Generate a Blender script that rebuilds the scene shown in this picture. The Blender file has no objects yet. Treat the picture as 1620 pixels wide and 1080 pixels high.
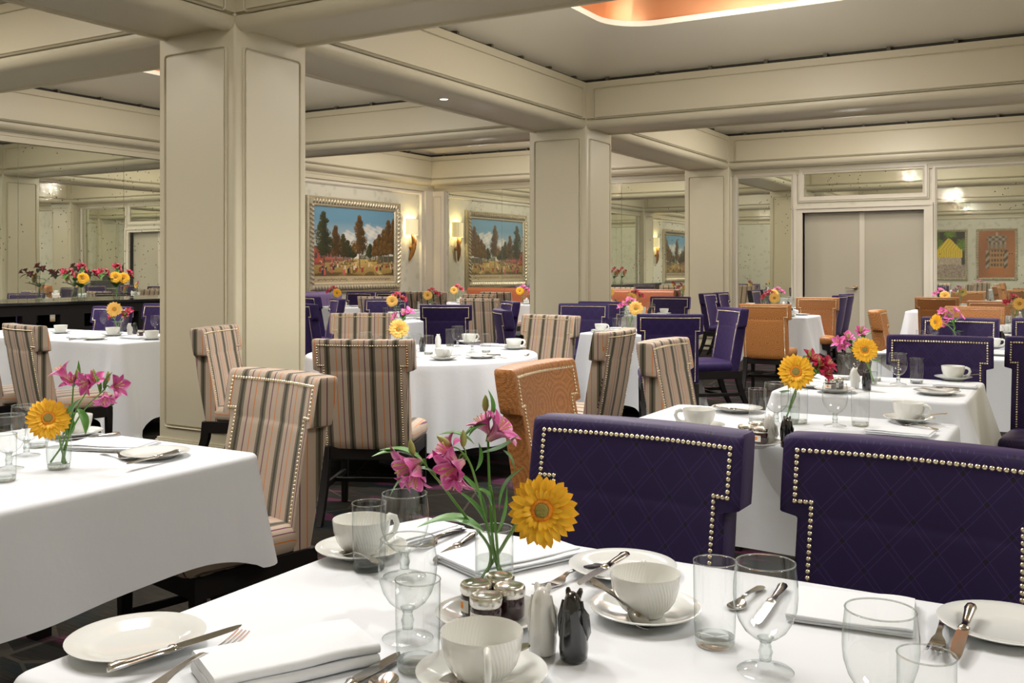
EXPOSURE = 0.0
import bpy, bmesh, math, random

from math import sin, cos, pi, radians as R
from mathutils import Vector, Matrix, Euler, Quaternion
random.seed(7)
SC = bpy.context.scene
COL = SC.collection

# ------------------------------------------------------------------ camera frame (used to read positions off the room plan)
CAM_H, FPX, HORIZ, YAW = 1.33, 1550.0, 426.0, R(30.3)
_s, _c = sin(YAW), cos(YAW)
def at(px, py, z):
    """point of the horizontal plane at height z"""
    d = (CAM_H - z) * FPX / (py - HORIZ); u = (px - 810) / FPX * d
    return (-_s * d + _c * u, _c * d + _s * u, z)

# ------------------------------------------------------------------ materials
def newmat(name):
    m = bpy.data.materials.new(name); m.use_nodes = True
    nt = m.node_tree; nt.nodes.clear()
    out = nt.nodes.new('ShaderNodeOutputMaterial')
    return m, nt, out
def N(nt, t, **kw):
    n = nt.nodes.new(t)
    for k, v in kw.items():
        if k.startswith('i_'):
            n.inputs[k[2:].replace('_', ' ')].default_value = v
        else:
            setattr(n, k, v)
    return n
def math_n(nt, op, a, b=None, c=None):
    n = nt.nodes.new('ShaderNodeMath'); n.operation = op
    for i, v in enumerate((a, b, c)):
        if v is None: continue
        if isinstance(v, (int, float)): n.inputs[i].default_value = v
        else: nt.links.new(v, n.inputs[i])
    return n.outputs[0]
def mixc(nt, fac, a, b):
    n = nt.nodes.new('ShaderNodeMix'); n.data_type = 'RGBA'
    for i, v in ((0, fac), (6, a), (7, b)):
        if isinstance(v, (int, float)): n.inputs[i].default_value = v
        elif isinstance(v, tuple): n.inputs[i].default_value = (*v[:3], 1)
        else: nt.links.new(v, n.inputs[i])
    return n.outputs[2]
def ramp(nt, fac, stops, interp='LINEAR'):
    n = nt.nodes.new('ShaderNodeValToRGB'); cr = n.color_ramp; cr.interpolation = interp
    while len(cr.elements) < len(stops): cr.elements.new(0.5)
    for e, (p, col) in zip(cr.elements, stops):
        e.position = p; e.color = (*col[:3], 1)
    if fac is not None: nt.links.new(fac, n.inputs[0])
    return n.outputs[0]
def pbr(name, col, rough=.5, metal=0., bump=None, var=None, **kw):
    """principled; bump=(scale,strength,dist) noise bump; var=(scale,col2,amount)"""
    m, nt, out = newmat(name)
    b = N(nt, 'ShaderNodeBsdfPrincipled')
    b.inputs['Base Color'].default_value = (*col, 1)
    b.inputs['Roughness'].default_value = rough
    b.inputs['Metallic'].default_value = metal
    for k, v in kw.items(): b.inputs[k.replace('_', ' ')].default_value = v
    tc = N(nt, 'ShaderNodeTexCoord')
    if var:
        nz = N(nt, 'ShaderNodeTexNoise'); nz.inputs['Scale'].default_value = var[0]; nz.inputs['Detail'].default_value = 4
        nt.links.new(tc.outputs['Object'], nz.inputs['Vector'])
        f = math_n(nt, 'MULTIPLY', nz.outputs['Fac'], var[2])
        nt.links.new(mixc(nt, f, col, var[1]), b.inputs['Base Color'])
    if bump:
        nz = N(nt, 'ShaderNodeTexNoise'); nz.inputs['Scale'].default_value = bump[0]; nz.inputs['Detail'].default_value = 3
        nt.links.new(tc.outputs['Object'], nz.inputs['Vector'])
        bp = N(nt, 'ShaderNodeBump'); bp.inputs['Strength'].default_value = bump[1]; bp.inputs['Distance'].default_value = bump[2]
        nt.links.new(nz.outputs['Fac'], bp.inputs['Height']); nt.links.new(bp.outputs[0], b.inputs['Normal'])
    nt.links.new(b.outputs[0], out.inputs[0])
    return m
def emit(name, col, st):
    m, nt, out = newmat(name); e = N(nt, 'ShaderNodeEmission')
    e.inputs[0].default_value = (*col, 1); e.inputs[1].default_value = st
    nt.links.new(e.outputs[0], out.inputs[0]); return m

M = {}
M['paint'] = pbr('cream_paint', (.59, .54, .395), .38, bump=(60, .04, .002))
M['trim'] = pbr('pale_trim_paint', (.66, .61, .51), .35)
M['dome'] = pbr('pearl_ceiling_paint', (.86, .80, .66), .38, var=(1.2, (.78, .72, .56), .6))
M['slot'] = pbr('dark_slot', (.03, .028, .02), .7)
M['slotclip'] = pbr('slot_clip', (.10, .085, .06), .6)
M['copper'] = pbr('copper_leaf', (.80, .42, .22), .35, metal=.6, var=(2., (.6, .25, .1), .7))
M['doorpaint'] = pbr('door_paint', (.47, .43, .335), .45)
M['black'] = pbr('black_wood', (.007, .006, .006), .5, var=(40, (.014, .011, .010), .5), Specular_IOR_Level=.22)
M['lacquer'] = pbr('black_lacquer', (.01, .01, .01), .08)
M['cloth'] = pbr('white_tablecloth', (.735, .755, .785), .75, bump=(18, .12, .01), Sheen_Weight=.15)
M['napkin'] = pbr('white_napkin', (.79, .81, .84), .8, bump=(60, .2, .004), Sheen_Weight=.2)
M['china'] = pbr('white_china', (.76, .77, .74), .12, Coat_Weight=.5, Coat_Roughness=.05)
M['steel'] = pbr('polished_steel', (.62, .60, .57), .14, metal=1.)
M['silver'] = pbr('jar_lid_metal', (.72, .70, .64), .2, metal=1.)
M['nail'] = pbr('antique_brass', (.80, .71, .50), .25, metal=1.)
M['brass'] = pbr('dark_brass', (.35, .27, .16), .3, metal=1.)
M['saltchina'] = pbr('white_glaze', (.72, .71, .67), .12, Coat_Weight=.6)
M['pepperchina'] = pbr('black_glaze', (.012, .012, .013), .1, Coat_Weight=.7)
M['jam'] = pbr('dark_jam', (.03, .012, .015), .12, Coat_Weight=.5)
M['jamlabel'] = pbr('jar_label', (.75, .72, .66), .5)
M['gstem'] = pbr('gerbera_stem', (.16, .32, .07), .45)
M['astem'] = pbr('lily_stem', (.14, .33, .06), .42)
M['leaf'] = pbr('leaf_green', (.075, .25, .035), .36, var=(60, (.15, .36, .07), .7))
M['gyellow'] = pbr('gerbera_orange_yellow', (1., .50, .012), .5, var=(70, (1., .62, .03), .8), Subsurface_Weight=.0)
M['gpale'] = pbr('gerbera_light_yellow', (.92, .55, .10), .5, var=(70, (.95, .65, .2), .7))
M['gcore'] = pbr('gerbera_core', (.42, .30, .06), .7, bump=(400, .8, .003), var=(160, (.20, .22, .04), .9))
M['gring'] = pbr('gerbera_ring', (.85, .28, .01), .6, bump=(500, .8, .003))
M['bud'] = pbr('flower_bud', (.35, .36, .10), .5)
M['stamen'] = pbr('flower_stamen', (.75, .62, .25), .6)
def petal_mat(name, edge, mid, throat):
    m, nt, out = newmat(name)
    b = N(nt, 'ShaderNodeBsdfPrincipled'); b.inputs['Roughness'].default_value = .45
    uv = N(nt, 'ShaderNodeUVMap'); sp = N(nt, 'ShaderNodeSeparateXYZ'); nt.links.new(uv.outputs[0], sp.inputs[0])
    ax = math_n(nt, 'ABSOLUTE', math_n(nt, 'SUBTRACT', sp.outputs[0], .5))
    c1 = ramp(nt, sp.outputs[1], [(0, throat), (.35, mid), (1, edge)])
    nz = N(nt, 'ShaderNodeTexNoise'); nz.inputs['Scale'].default_value = 90
    nt.links.new(N(nt, 'ShaderNodeTexCoord').outputs['Object'], nz.inputs['Vector'])
    c2 = mixc(nt, math_n(nt, 'MULTIPLY', math_n(nt, 'GREATER_THAN', ax, .32), .55), c1, (.80, .45, .68))
    c3 = mixc(nt, math_n(nt, 'MULTIPLY', nz.outputs['Fac'], .35), c2, (min(1, edge[0]*1.3+.1), edge[1]*1.2, edge[2]*1.2))
    nt.links.new(c3, b.inputs['Base Color']); nt.links.new(b.outputs[0], out.inputs[0]); return m
M['pink'] = petal_mat('pink_petal', (.58, .045, .30), (.74, .18, .44), (.88, .72, .52))
M['red'] = pbr('red_petal', (.48, .008, .05), .45, var=(60, (.62, .02, .12), .8))

def fres(nt, f0=.04):
    lw = N(nt, 'ShaderNodeLayerWeight'); lw.inputs[0].default_value = .5
    return math_n(nt, 'MULTIPLY_ADD', math_n(nt, 'POWER', lw.outputs['Facing'], 5.), 1-f0, f0), lw.outputs['Facing']
def glass_thin():
    m, nt, out = newmat('clear_glass')
    fr, fc = fres(nt, .08)
    tr = N(nt, 'ShaderNodeBsdfTransparent')
    nt.links.new(ramp(nt, fc, [(0, (.985, .99, .985)), (.5, (.96, .97, .965)), (.75, (.84, .87, .86)), (.9, (.52, .57, .55)), (1, (.22, .27, .25))]), tr.inputs[0])
    gl = N(nt, 'ShaderNodeBsdfGlossy'); gl.inputs['Roughness'].default_value = .01
    mx = N(nt, 'ShaderNodeMixShader')
    nt.links.new(fr, mx.inputs[0]); nt.links.new(tr.outputs[0], mx.inputs[1]); nt.links.new(gl.outputs[0], mx.inputs[2])
    nt.links.new(mx.outputs[0], out.inputs[0]); return m
def glass_solid():
    m, nt, out = newmat('thick_glass')
    g = N(nt, 'ShaderNodeBsdfGlass'); g.inputs['IOR'].default_value = 1.48; g.inputs['Color'].default_value = (.93, .96, .95, 1); g.inputs['Roughness'].default_value = .0
    tr = N(nt, 'ShaderNodeBsdfTransparent'); tr.inputs[0].default_value = (.9, .93, .92, 1)
    mx = N(nt, 'ShaderNodeMixShader'); mx.inputs[0].default_value = .45
    nt.links.new(g.outputs[0], mx.inputs[1]); nt.links.new(tr.outputs[0], mx.inputs[2])
    nt.links.new(mx.outputs[0], out.inputs[0]); return m
def water():
    m, nt, out = newmat('vase_water')
    fr, fc = fres(nt, .03)
    tr = N(nt, 'ShaderNodeBsdfTransparent'); tr.inputs[0].default_value = (.90, .93, .92, 1)
    gl = N(nt, 'ShaderNodeBsdfGlossy'); gl.inputs['Roughness'].default_value = .02
    mx = N(nt, 'ShaderNodeMixShader')
    nt.links.new(fr, mx.inputs[0]); nt.links.new(tr.outputs[0], mx.inputs[1]); nt.links.new(gl.outputs[0], mx.inputs[2])
    nt.links.new(mx.outputs[0], out.inputs[0]); return m
M['glass'] = glass_thin(); M['gsolid'] = glass_solid(); M['water'] = water()

def stripe_mat():
    m, nt, out = newmat('striped_fabric')
    b = N(nt, 'ShaderNodeBsdfPrincipled'); b.inputs['Roughness'].default_value = .7; b.inputs['Sheen Weight'].default_value = .1
    uv = N(nt, 'ShaderNodeUVMap'); sp = N(nt, 'ShaderNodeSeparateXYZ'); nt.links.new(uv.outputs[0], sp.inputs[0])
    f = math_n(nt, 'FRACT', math_n(nt, 'ADD', math_n(nt, 'MULTIPLY', sp.outputs[0], 1/.121), 20.5))
    base, dk, ol, tn = (.45, .355, .27), (.022, .020, .013), (.085, .070, .040), (.27, .22, .14)
    orr, pu = (.62, .17, .008), (.13, .012, .06)
    st = [(0, dk), (.022, ol), (.05, dk), (.066, tn), (.085, dk), (.10, tn), (.112, dk), (.126, base), (.400, orr), (.436, base),
          (.650, pu), (.688, base), (.874, dk), (.888, tn), (.90, dk), (.915, tn), (.934, dk), (.95, ol), (.978, dk)]
    col = ramp(nt, f, st, 'CONSTANT')
    nt.links.new(col, b.inputs['Base Color'])
    wv = N(nt, 'ShaderNodeTexNoise'); wv.inputs['Scale'].default_value = 12
    nt.links.new(N(nt, 'ShaderNodeTexCoord').outputs['Object'], wv.inputs['Vector'])
    bp = N(nt, 'ShaderNodeBump'); bp.inputs['Strength'].default_value = .15; bp.inputs['Distance'].default_value = .02
    nt.links.new(wv.outputs['Fac'], bp.inputs['Height']); nt.links.new(bp.outputs[0], b.inputs['Normal'])
    nt.links.new(b.outputs[0], out.inputs[0]); return m
def purple_mat():
    m, nt, out = newmat('purple_satin')
    b = N(nt, 'ShaderNodeBsdfPrincipled'); b.inputs['Roughness'].default_value = .52; b.inputs['Sheen Weight'].default_value = .14
    b.inputs['Sheen Tint'].default_value = (.5, .35, .8, 1); b.inputs['Specular IOR Level'].default_value = .25
    uv = N(nt, 'ShaderNodeUVMap'); sp = N(nt, 'ShaderNodeSeparateXYZ'); nt.links.new(uv.outputs[0], sp.inputs[0])
    u = math_n(nt, 'MULTIPLY', sp.outputs[0], 1/.092); v = math_n(nt, 'MULTIPLY', sp.outputs[1], 1/.108)
    fs, ds = [], []
    for op in ('ADD', 'SUBTRACT'):
        p = math_n(nt, 'FRACT', math_n(nt, 'ADD', math_n(nt, op, u, v), 50.))
        a = math_n(nt, 'ABSOLUTE', math_n(nt, 'SUBTRACT', p, .5))
        fs.append(math_n(nt, 'COMPARE', a, .075, .009)); ds.append(math_n(nt, 'LESS_THAN', a, .072))
    line = math_n(nt, 'MULTIPLY', math_n(nt, 'MAXIMUM', fs[0], fs[1]), .75)
    dia = math_n(nt, 'MULTIPLY', ds[0], ds[1])
    col = mixc(nt, line, (.019, .009, .056), (.062, .036, .135))
    col = mixc(nt, dia, col, (.012, .010, .022))
    nt.links.new(col, b.inputs['Base Color']); nt.links.new(b.outputs[0], out.inputs[0]); return m
def orange_mat():
    m, nt, out = newmat('amber_leather')
    b = N(nt, 'ShaderNodeBsdfPrincipled'); b.inputs['Roughness'].default_value = .45
    uv = N(nt, 'ShaderNodeUVMap')
    vo = N(nt, 'ShaderNodeTexVoronoi'); vo.inputs['Scale'].default_value = 7.5; vo.inputs['Randomness'].default_value = .25
    nt.links.new(uv.outputs[0], vo.inputs['Vector'])
    rings = math_n(nt, 'SINE', math_n(nt, 'MULTIPLY', vo.outputs['Distance'], 46.))
    vd = N(nt, 'ShaderNodeTexVoronoi'); vd.inputs['Scale'].default_value = 170; nt.links.new(uv.outputs[0], vd.inputs['Vector'])
    f = math_n(nt, 'ADD', math_n(nt, 'MULTIPLY', rings, .30), math_n(nt, 'MULTIPLY', vd.outputs['Distance'], .8))
    col = mixc(nt, f, (.52, .225, .065), (.33, .115, .03))
    nt.links.new(col, b.inputs['Base Color'])
    bp = N(nt, 'ShaderNodeBump'); bp.inputs['Strength'].default_value = .35; bp.inputs['Distance'].default_value = .003
    nt.links.new(vd.outputs['Distance'], bp.inputs['Height']); nt.links.new(bp.outputs[0], b.inputs['Normal'])
    nt.links.new(b.outputs[0], out.inputs[0]); return m
M['stripe'], M['purple'], M['orange'] = stripe_mat(), purple_mat(), orange_mat()
M['banq'] = pbr('tan_leather', (.42, .13, .055), .32, bump=(14, .35, .01))
M['purplebanq'] = pbr('lavender_velvet', (.16, .10, .22), .6)

def mirror_mat():
    m, nt, out = newmat('antique_mirror')
    tc = N(nt, 'ShaderNodeTexCoord')
    gl = N(nt, 'ShaderNodeBsdfGlossy'); gl.inputs['Roughness'].default_value = .012
    nz = N(nt, 'ShaderNodeTexNoise'); nz.inputs['Scale'].default_value = 2.2; nz.inputs['Detail'].default_value = 6
    nt.links.new(tc.outputs['Object'], nz.inputs['Vector'])
    nt.links.new(mixc(nt, nz.outputs['Fac'], (.88, .90, .81), (.83, .85, .74)), gl.inputs[0])
    bz = N(nt, 'ShaderNodeTexNoise'); bz.inputs['Scale'].default_value = .9; bz.inputs['Detail'].default_value = 1
    nt.links.new(tc.outputs['Object'], bz.inputs['Vector'])
    bp = N(nt, 'ShaderNodeBump'); bp.inputs['Strength'].default_value = .10; bp.inputs['Distance'].default_value = .01
    nt.links.new(bz.outputs['Fac'], bp.inputs['Height']); nt.links.new(bp.outputs[0], gl.inputs['Normal'])
    df = N(nt, 'ShaderNodeBsdfDiffuse'); df.inputs[0].default_value = (.06, .055, .035, 1)
    vo = N(nt, 'ShaderNodeTexVoronoi'); vo.inputs['Scale'].default_value = 16; nt.links.new(tc.outputs['Object'], vo.inputs['Vector'])
    n2 = N(nt, 'ShaderNodeTexNoise'); n2.inputs['Scale'].default_value = 1.3; nt.links.new(tc.outputs['Object'], n2.inputs['Vector'])
    spots = math_n(nt, 'MULTIPLY', math_n(nt, 'LESS_THAN', vo.outputs['Distance'], .14), math_n(nt, 'GREATER_THAN', n2.outputs['Fac'], .52))
    mx = N(nt, 'ShaderNodeMixShader')
    nt.links.new(math_n(nt, 'MULTIPLY', spots, .8), mx.inputs[0]); nt.links.new(gl.outputs[0], mx.inputs[1]); nt.links.new(df.outputs[0], mx.inputs[2])
    haze = N(nt, 'ShaderNodeBsdfDiffuse'); haze.inputs[0].default_value = (.6, .6, .5, 1)
    m2 = N(nt, 'ShaderNodeMixShader'); m2.inputs[0].default_value = .05
    nt.links.new(mx.outputs[0], m2.inputs[1]); nt.links.new(haze.outputs[0], m2.inputs[2])
    nt.links.new(m2.outputs[0], out.inputs[0]); return m
M['mirror'] = mirror_mat()

def wallpaper():
    m, nt, out = newmat('damask_wallpaper')
    b = N(nt, 'ShaderNodeBsdfPrincipled'); b.inputs['Roughness'].default_value = .5
    tc = N(nt, 'ShaderNodeTexCoord')
    vo = N(nt, 'ShaderNodeTexVoronoi'); vo.inputs['Scale'].default_value = 6.; nt.links.new(tc.outputs['Object'], vo.inputs['Vector'])
    nz = N(nt, 'ShaderNodeTexNoise'); nz.inputs['Scale'].default_value = 9; nz.inputs['Detail'].default_value = 5; nt.links.new(tc.outputs['Object'], nz.inputs['Vector'])
    f = ramp(nt, math_n(nt, 'ADD', math_n(nt, 'MULTIPLY', vo.outputs['Distance'], .9), math_n(nt, 'MULTIPLY', nz.outputs['Fac'], .5)), [(.42, (0, 0, 0)), (.62, (1, 1, 1))])
    nt.links.new(mixc(nt, f, (.53, .51, .41), (.62, .60, .49)), b.inputs['Base Color'])
    nt.links.new(b.outputs[0], out.inputs[0]); return m
M['wallpaper'] = wallpaper()

def carpet():
    m, nt, out = newmat('patterned_carpet')
    b = N(nt, 'ShaderNodeBsdfPrincipled'); b.inputs['Roughness'].default_value = .95; b.inputs['Specular IOR Level'].default_value = .05
    tc = N(nt, 'ShaderNodeTexCoord')
    mp = N(nt, 'ShaderNodeMapping'); mp.inputs['Scale'].default_value = (1, 3.2, 1); mp.inputs['Rotation'].default_value = (0, 0, R(-25))
    nt.links.new(tc.outputs['Object'], mp.inputs['Vector'])
    n1 = N(nt, 'ShaderNodeTexNoise'); n1.inputs['Scale'].default_value = 1.1; n1.inputs['Detail'].default_value = 5; nt.links.new(mp.outputs[0], n1.inputs['Vector'])
    n2 = N(nt, 'ShaderNodeTexNoise'); n2.inputs['Scale'].default_value = 2.0; n2.inputs['Detail'].default_value = 6; nt.links.new(mp.outputs[0], n2.inputs['Vector'])
    mp2 = N(nt, 'ShaderNodeMapping'); mp2.inputs['Scale'].default_value = (6, 90, 1); mp2.inputs['Rotation'].default_value = (0, 0, R(-25)); nt.links.new(tc.outputs['Object'], mp2.inputs['Vector'])
    n3 = N(nt, 'ShaderNodeTexNoise'); n3.inputs['Scale'].default_value = 1.5; n3.inputs['Detail'].default_value = 3; nt.links.new(mp2.outputs[0], n3.inputs['Vector'])
    base = ramp(nt, n1.outputs['Fac'], [(.0, (.011, .015, .017)), (.42, (.021, .019, .016)), (.52, (.033, .028, .020)), (.62, (.016, .024, .026)), (1, (.010, .012, .014))])
    pk = ramp(nt, n2.outputs['Fac'], [(.0, (0, 0, 0)), (.58, (0, 0, 0)), (.62, (1, 1, 1)), (1, (1, 1, 1))])
    c = mixc(nt, math_n(nt, 'MULTIPLY', pk, .8), base, (.13, .032, .08))
    c = mixc(nt, ramp(nt, n3.outputs['Fac'], [(.40, (0, 0, 0)), (.62, (.75, .75, .75))]), c, (.014, .013, .012))
    vv = N(nt, 'ShaderNodeTexVoronoi'); vv.feature = 'DISTANCE_TO_EDGE'; vv.inputs['Scale'].default_value = 1.6; nt.links.new(tc.outputs['Object'], vv.inputs['Vector'])
    c = mixc(nt, math_n(nt, 'MULTIPLY', math_n(nt, 'LESS_THAN', vv.outputs['Distance'], .010), .28), c, (.13, .11, .085))
    nt.links.new(c, b.inputs['Base Color']); nt.links.new(b.outputs[0], out.inputs[0]); return m
M['carpet'] = carpet()
def cup_mat():
    m, nt, out = newmat('swirled_china')
    b = N(nt, 'ShaderNodeBsdfPrincipled'); b.inputs['Base Color'].default_value = (.80, .80, .76, 1); b.inputs['Roughness'].default_value = .14
    b.inputs['Coat Weight'].default_value = .5
    tc = N(nt, 'ShaderNodeTexCoord'); sp = N(nt, 'ShaderNodeSeparateXYZ'); nt.links.new(tc.outputs['Object'], sp.inputs[0])
    ang = math_n(nt, 'ARCTAN2', sp.outputs[1], sp.outputs[0])
    ph = math_n(nt, 'ADD', math_n(nt, 'MULTIPLY', ang, 60.), math_n(nt, 'MULTIPLY', math_n(nt, 'POWER', math_n(nt, 'MAXIMUM', sp.outputs[2], 0.), 1.3), 620.))
    env = math_n(nt, 'ADD', math_n(nt, 'SINE', math_n(nt, 'MULTIPLY', ang, 2.)), .4)
    h = math_n(nt, 'MULTIPLY', math_n(nt, 'SINE', ph), math_n(nt, 'MAXIMUM', env, 0.))
    bp = N(nt, 'ShaderNodeBump'); bp.inputs['Strength'].default_value = .22; bp.inputs['Distance'].default_value = .0008
    nt.links.new(h, bp.inputs['Height']); nt.links.new(bp.outputs[0], b.inputs['Normal'])
    nt.links.new(b.outputs[0], out.inputs[0]); return m
M['cup'] = cup_mat()
def vcol_mat(name, rough=.4):
    m, nt, out = newmat(name); b = N(nt, 'ShaderNodeBsdfPrincipled'); b.inputs['Roughness'].default_value = rough
    a = N(nt, 'ShaderNodeVertexColor'); a.layer_name = 'paint'
    nt.links.new(a.outputs[0], b.inputs['Base Color']); nt.links.new(b.outputs[0], out.inputs[0]); return m
M['canvas'] = vcol_mat('painted_canvas')
M['gilt'] = pbr('gilt_frame', (.66, .60, .45), .34, metal=.6, bump=(60, .5, .006), var=(26, (.25, .20, .12), .45))
M['antler'] = pbr('gilded_wood', (.30, .13, .022), .4, metal=.3)
M['shade'] = None
M['lamp'] = emit('lamp_glow', (1, .9, .7), 25)
M['downlight'] = emit('downlight_lens', (1, .95, .85), 18)
def shade_mat():
    m, nt, out = newmat('lit_lampshade'); b = N(nt, 'ShaderNodeBsdfPrincipled'); b.inputs['Base Color'].default_value = (.85, .78, .55, 1); b.inputs['Roughness'].default_value = .8
    b.inputs['Emission Color'].default_value = (1, .82, .42, 1); b.inputs['Emission Strength'].default_value = .42
    nt.links.new(b.outputs[0], out.inputs[0]); return m
M['shade'] = shade_mat()

# ------------------------------------------------------------------ mesh builder
class MB:
    def __init__(s): s.v, s.f, s.uv, s.mi, s.cur = [], [], [], [], 0
    def add(s, vs, fs, uvs=None):
        o = len(s.v); s.v += [tuple(p) for p in vs]
        for i, f in enumerate(fs):
            s.f.append([o + k for k in f]); s.mi.append(s.cur)
            s.uv.append(uvs[i] if uvs else None)
        return s
    def merge(s, other, mat=None):
        vs = [tuple(mat @ Vector(p)) for p in other.v] if mat else other.v
        o = len(s.v); s.v += vs
        for f, u, m in zip(other.f, other.uv, other.mi):
            s.f.append([o + k for k in f]); s.uv.append(u); s.mi.append(s.cur)
        return s
    def box(s, a, b):
        (x0, y0, z0), (x1, y1, z1) = a, b
        vs = [(x0,y0,z0),(x1,y0,z0),(x1,y1,z0),(x0,y1,z0),(x0,y0,z1),(x1,y0,z1),(x1,y1,z1),(x0,y1,z1)]
        return s.add(vs, [(0,3,2,1),(4,5,6,7),(0,1,5,4),(1,2,6,5),(2,3,7,6),(3,0,4,7)])
    def rings(s, rs, cap0=True, cap1=True, closed=True):
        n = len(rs[0]); vs = [p for r in rs for p in r]; fs = []
        for i in range(len(rs) - 1):
            for j in range(n if closed else n - 1):
                k = (j + 1) % n
                fs.append((i*n + j, i*n + k, (i+1)*n + k, (i+1)*n + j))
        if cap0: fs.append(tuple(range(n - 1, -1, -1)))
        if cap1: fs.append(tuple((len(rs)-1)*n + j for j in range(n)))
        return s.add(vs, fs)
    def lathe(s, prof, n=24, cx=0, cy=0, cap0=False, cap1=False):
        return s.rings([[(cx + r*cos(2*pi*j/n), cy + r*sin(2*pi*j/n), z) for j in range(n)] for r, z in prof], cap0, cap1)
    def tube(s, path, rad, n=8, cap=True, squash=1.):
        path = [Vector(p) for p in path]; m = len(path)
        rads = rad if isinstance(rad, (list, tuple)) else [rad]*m
        t0 = (path[1]-path[0]).normalized()
        up = Vector((0,0,1)) if abs(t0.z) < .9 else Vector((1,0,0))
        nn = t0.cross(up).normalized(); rs = []
        for i, p in enumerate(path):
            t = (path[min(i+1, m-1)] - path[max(i-1, 0)]).normalized()
            nn = (nn - t*nn.dot(t)).normalized(); bb = t.cross(nn)
            rs.append([tuple(p + (nn*cos(2*pi*j/n) + bb*sin(2*pi*j/n)*squash)*rads[i]) for j in range(n)])
        return s.rings(rs, cap, cap)
    def grid(s, fn, nu, nv, uvfn=None, closed_u=False):
        vs = [tuple(fn(i/nu, j/nv)) for j in range(nv+1) for i in range(nu+1)]
        fs, us = [], []
        w = nu + 1
        for j in range(nv):
            for i in range(nu):
                q = ((i,j),(i+1,j),(i+1,j+1),(i,j+1))
                fs.append(tuple(b*w + a for a, b in q)); us.append([(a/nu, b/nv) for a, b in q])
        return s.add(vs, fs, us)
    def mesh(s, name, mats, smooth=40, uvfn=None):
        me = bpy.data.meshes.new(name); me.from_pydata(s.v, [], s.f)
        for m in (mats if isinstance(mats, (list, tuple)) else [mats]): me.materials.append(m)
        me.polygons.foreach_set('material_index', s.mi)
        if any(u for u in s.uv) or uvfn:
            ul = me.uv_layers.new(name='UVMap')
            for p, u in zip(me.polygons, s.uv):
                for k, li in enumerate(p.loop_indices):
                    if uvfn: ul.data[li].uv = uvfn(me.vertices[me.loops[li].vertex_index].co, p.normal)
                    elif u: ul.data[li].uv = u[k]
        if smooth:
            me.polygons.foreach_set('use_smooth', [True]*len(me.polygons))
            me.set_sharp_from_angle(angle=R(smooth))
        me.update(); return me
    def obj(s, name, mats, parent=None, smooth=40, uvfn=None, loc=None, rz=0, weld=False):
        me = s.mesh(name, mats, smooth, uvfn)
        if weld:
            b = bmesh.new(); b.from_mesh(me); bmesh.ops.remove_doubles(b, verts=b.verts, dist=1e-5); b.to_mesh(me); b.free()
        return link(name, me, parent, loc, rz)
def link(name, me, parent=None, loc=None, rz=0):
    o = bpy.data.objects.new(name, me); COL.objects.link(o)
    if parent is not None: o.parent = parent
    if loc is not None: o.location = loc
    if rz: o.rotation_euler = (0, 0, rz)
    return o
def tag(o, label=None, cat=None, group=None, kind=None):
    if label: o['label'] = label
    if cat: o['category'] = cat
    if group: o['group'] = group
    if kind: o['kind'] = kind
    return o
def thing(name, label, cat, loc=(0,0,0), rz=0, group=None):
    o = bpy.data.objects.new(name, None); COL.objects.link(o)
    o.empty_display_size = .05; o.location = loc; o.rotation_euler = (0, 0, rz)
    return tag(o, label, cat, group)
def struct(o, label=None, cat=None): return tag(o, label, cat, None, 'structure')
def bevel(me, w, seg=2, angle=30):
    b = bmesh.new(); b.from_mesh(me)
    es = [e for e in b.edges if len(e.link_faces) == 2 and e.calc_face_angle(0) > R(angle)]
    bmesh.ops.bevel(b, geom=es, offset=w, segments=seg, affect='EDGES', profile=.5, clamp_overlap=True)
    b.to_mesh(me); b.free(); return me
def rrect(w, h, r, n=5):
    """rounded rectangle outline centred on 0, ccw"""
    pts = []
    for cx, cy, a0 in ((w/2-r, h/2-r, 0), (-w/2+r, h/2-r, 90), (-w/2+r, -h/2+r, 180), (w/2-r, -h/2+r, 270)):
        for k in range(n+1):
            a = R(a0 + 90*k/n); pts.append((cx + r*cos(a), cy + r*sin(a)))
    return pts
# ------------------------------------------------------------------ the room
XS = [(-11.0, -5.82), (-5.05, -.20), (.57, 5.6)]
YS = [(-.5, 4.86), (5.58, 10.37), (11.09, 15.72)]
WL, WR, WN, WF = -11.15, 5.75, -.65, 16.0
ZS, ZT = 2.98, 3.52
def panel(mb, o, U, V, w, h, r=.035, raise_=.007):
    """bead moulding and a slightly raised field on a flat face (o = centre)"""
    o, U, V = Vector(o), Vector(U), Vector(V); Nn = U.cross(V)
    P = lambda p, k: tuple(o + U*p[0] + V*p[1] + Nn*k)
    raise_ = .013
    a, b, c_ = rrect(w, h, r), rrect(w-.028, h-.028, max(.006, r-.014)), rrect(w-.014, h-.014, max(.008, r-.007))
    mb.rings([[P(p, -.001) for p in a], [P(p, .012) for p in rrect(w-.006, h-.006, r-.003)], [P(p, .016) for p in c_], [P(p, .012) for p in rrect(w-.022, h-.022, max(.006, r-.011))], [P(p, -.006) for p in b]], False, False)
    d, e = rrect(w-.048, h-.048, max(.006, r-.022)), rrect(w-.054, h-.054, max(.006, r-.026))
    mb.rings([[P(p, -.006) for p in d], [P(p, raise_*.7) for p in d], [P(p, raise_) for p in e]], False, True)
def nose(hw, top=ZT):
    pts = [(hw, top), (hw, 3.098), (hw-.03, 3.094), (hw-.03, 3.076), (hw, 3.072)]
    for k in range(0, 9):
        a = R(-90*k/8); pts.append((hw-.075 + .075*cos(a), 3.055 + .075*sin(a)))
    return pts + [(hw-.10, 2.98), (hw-.106, 2.998), (hw-.125, 3.002)]
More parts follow.
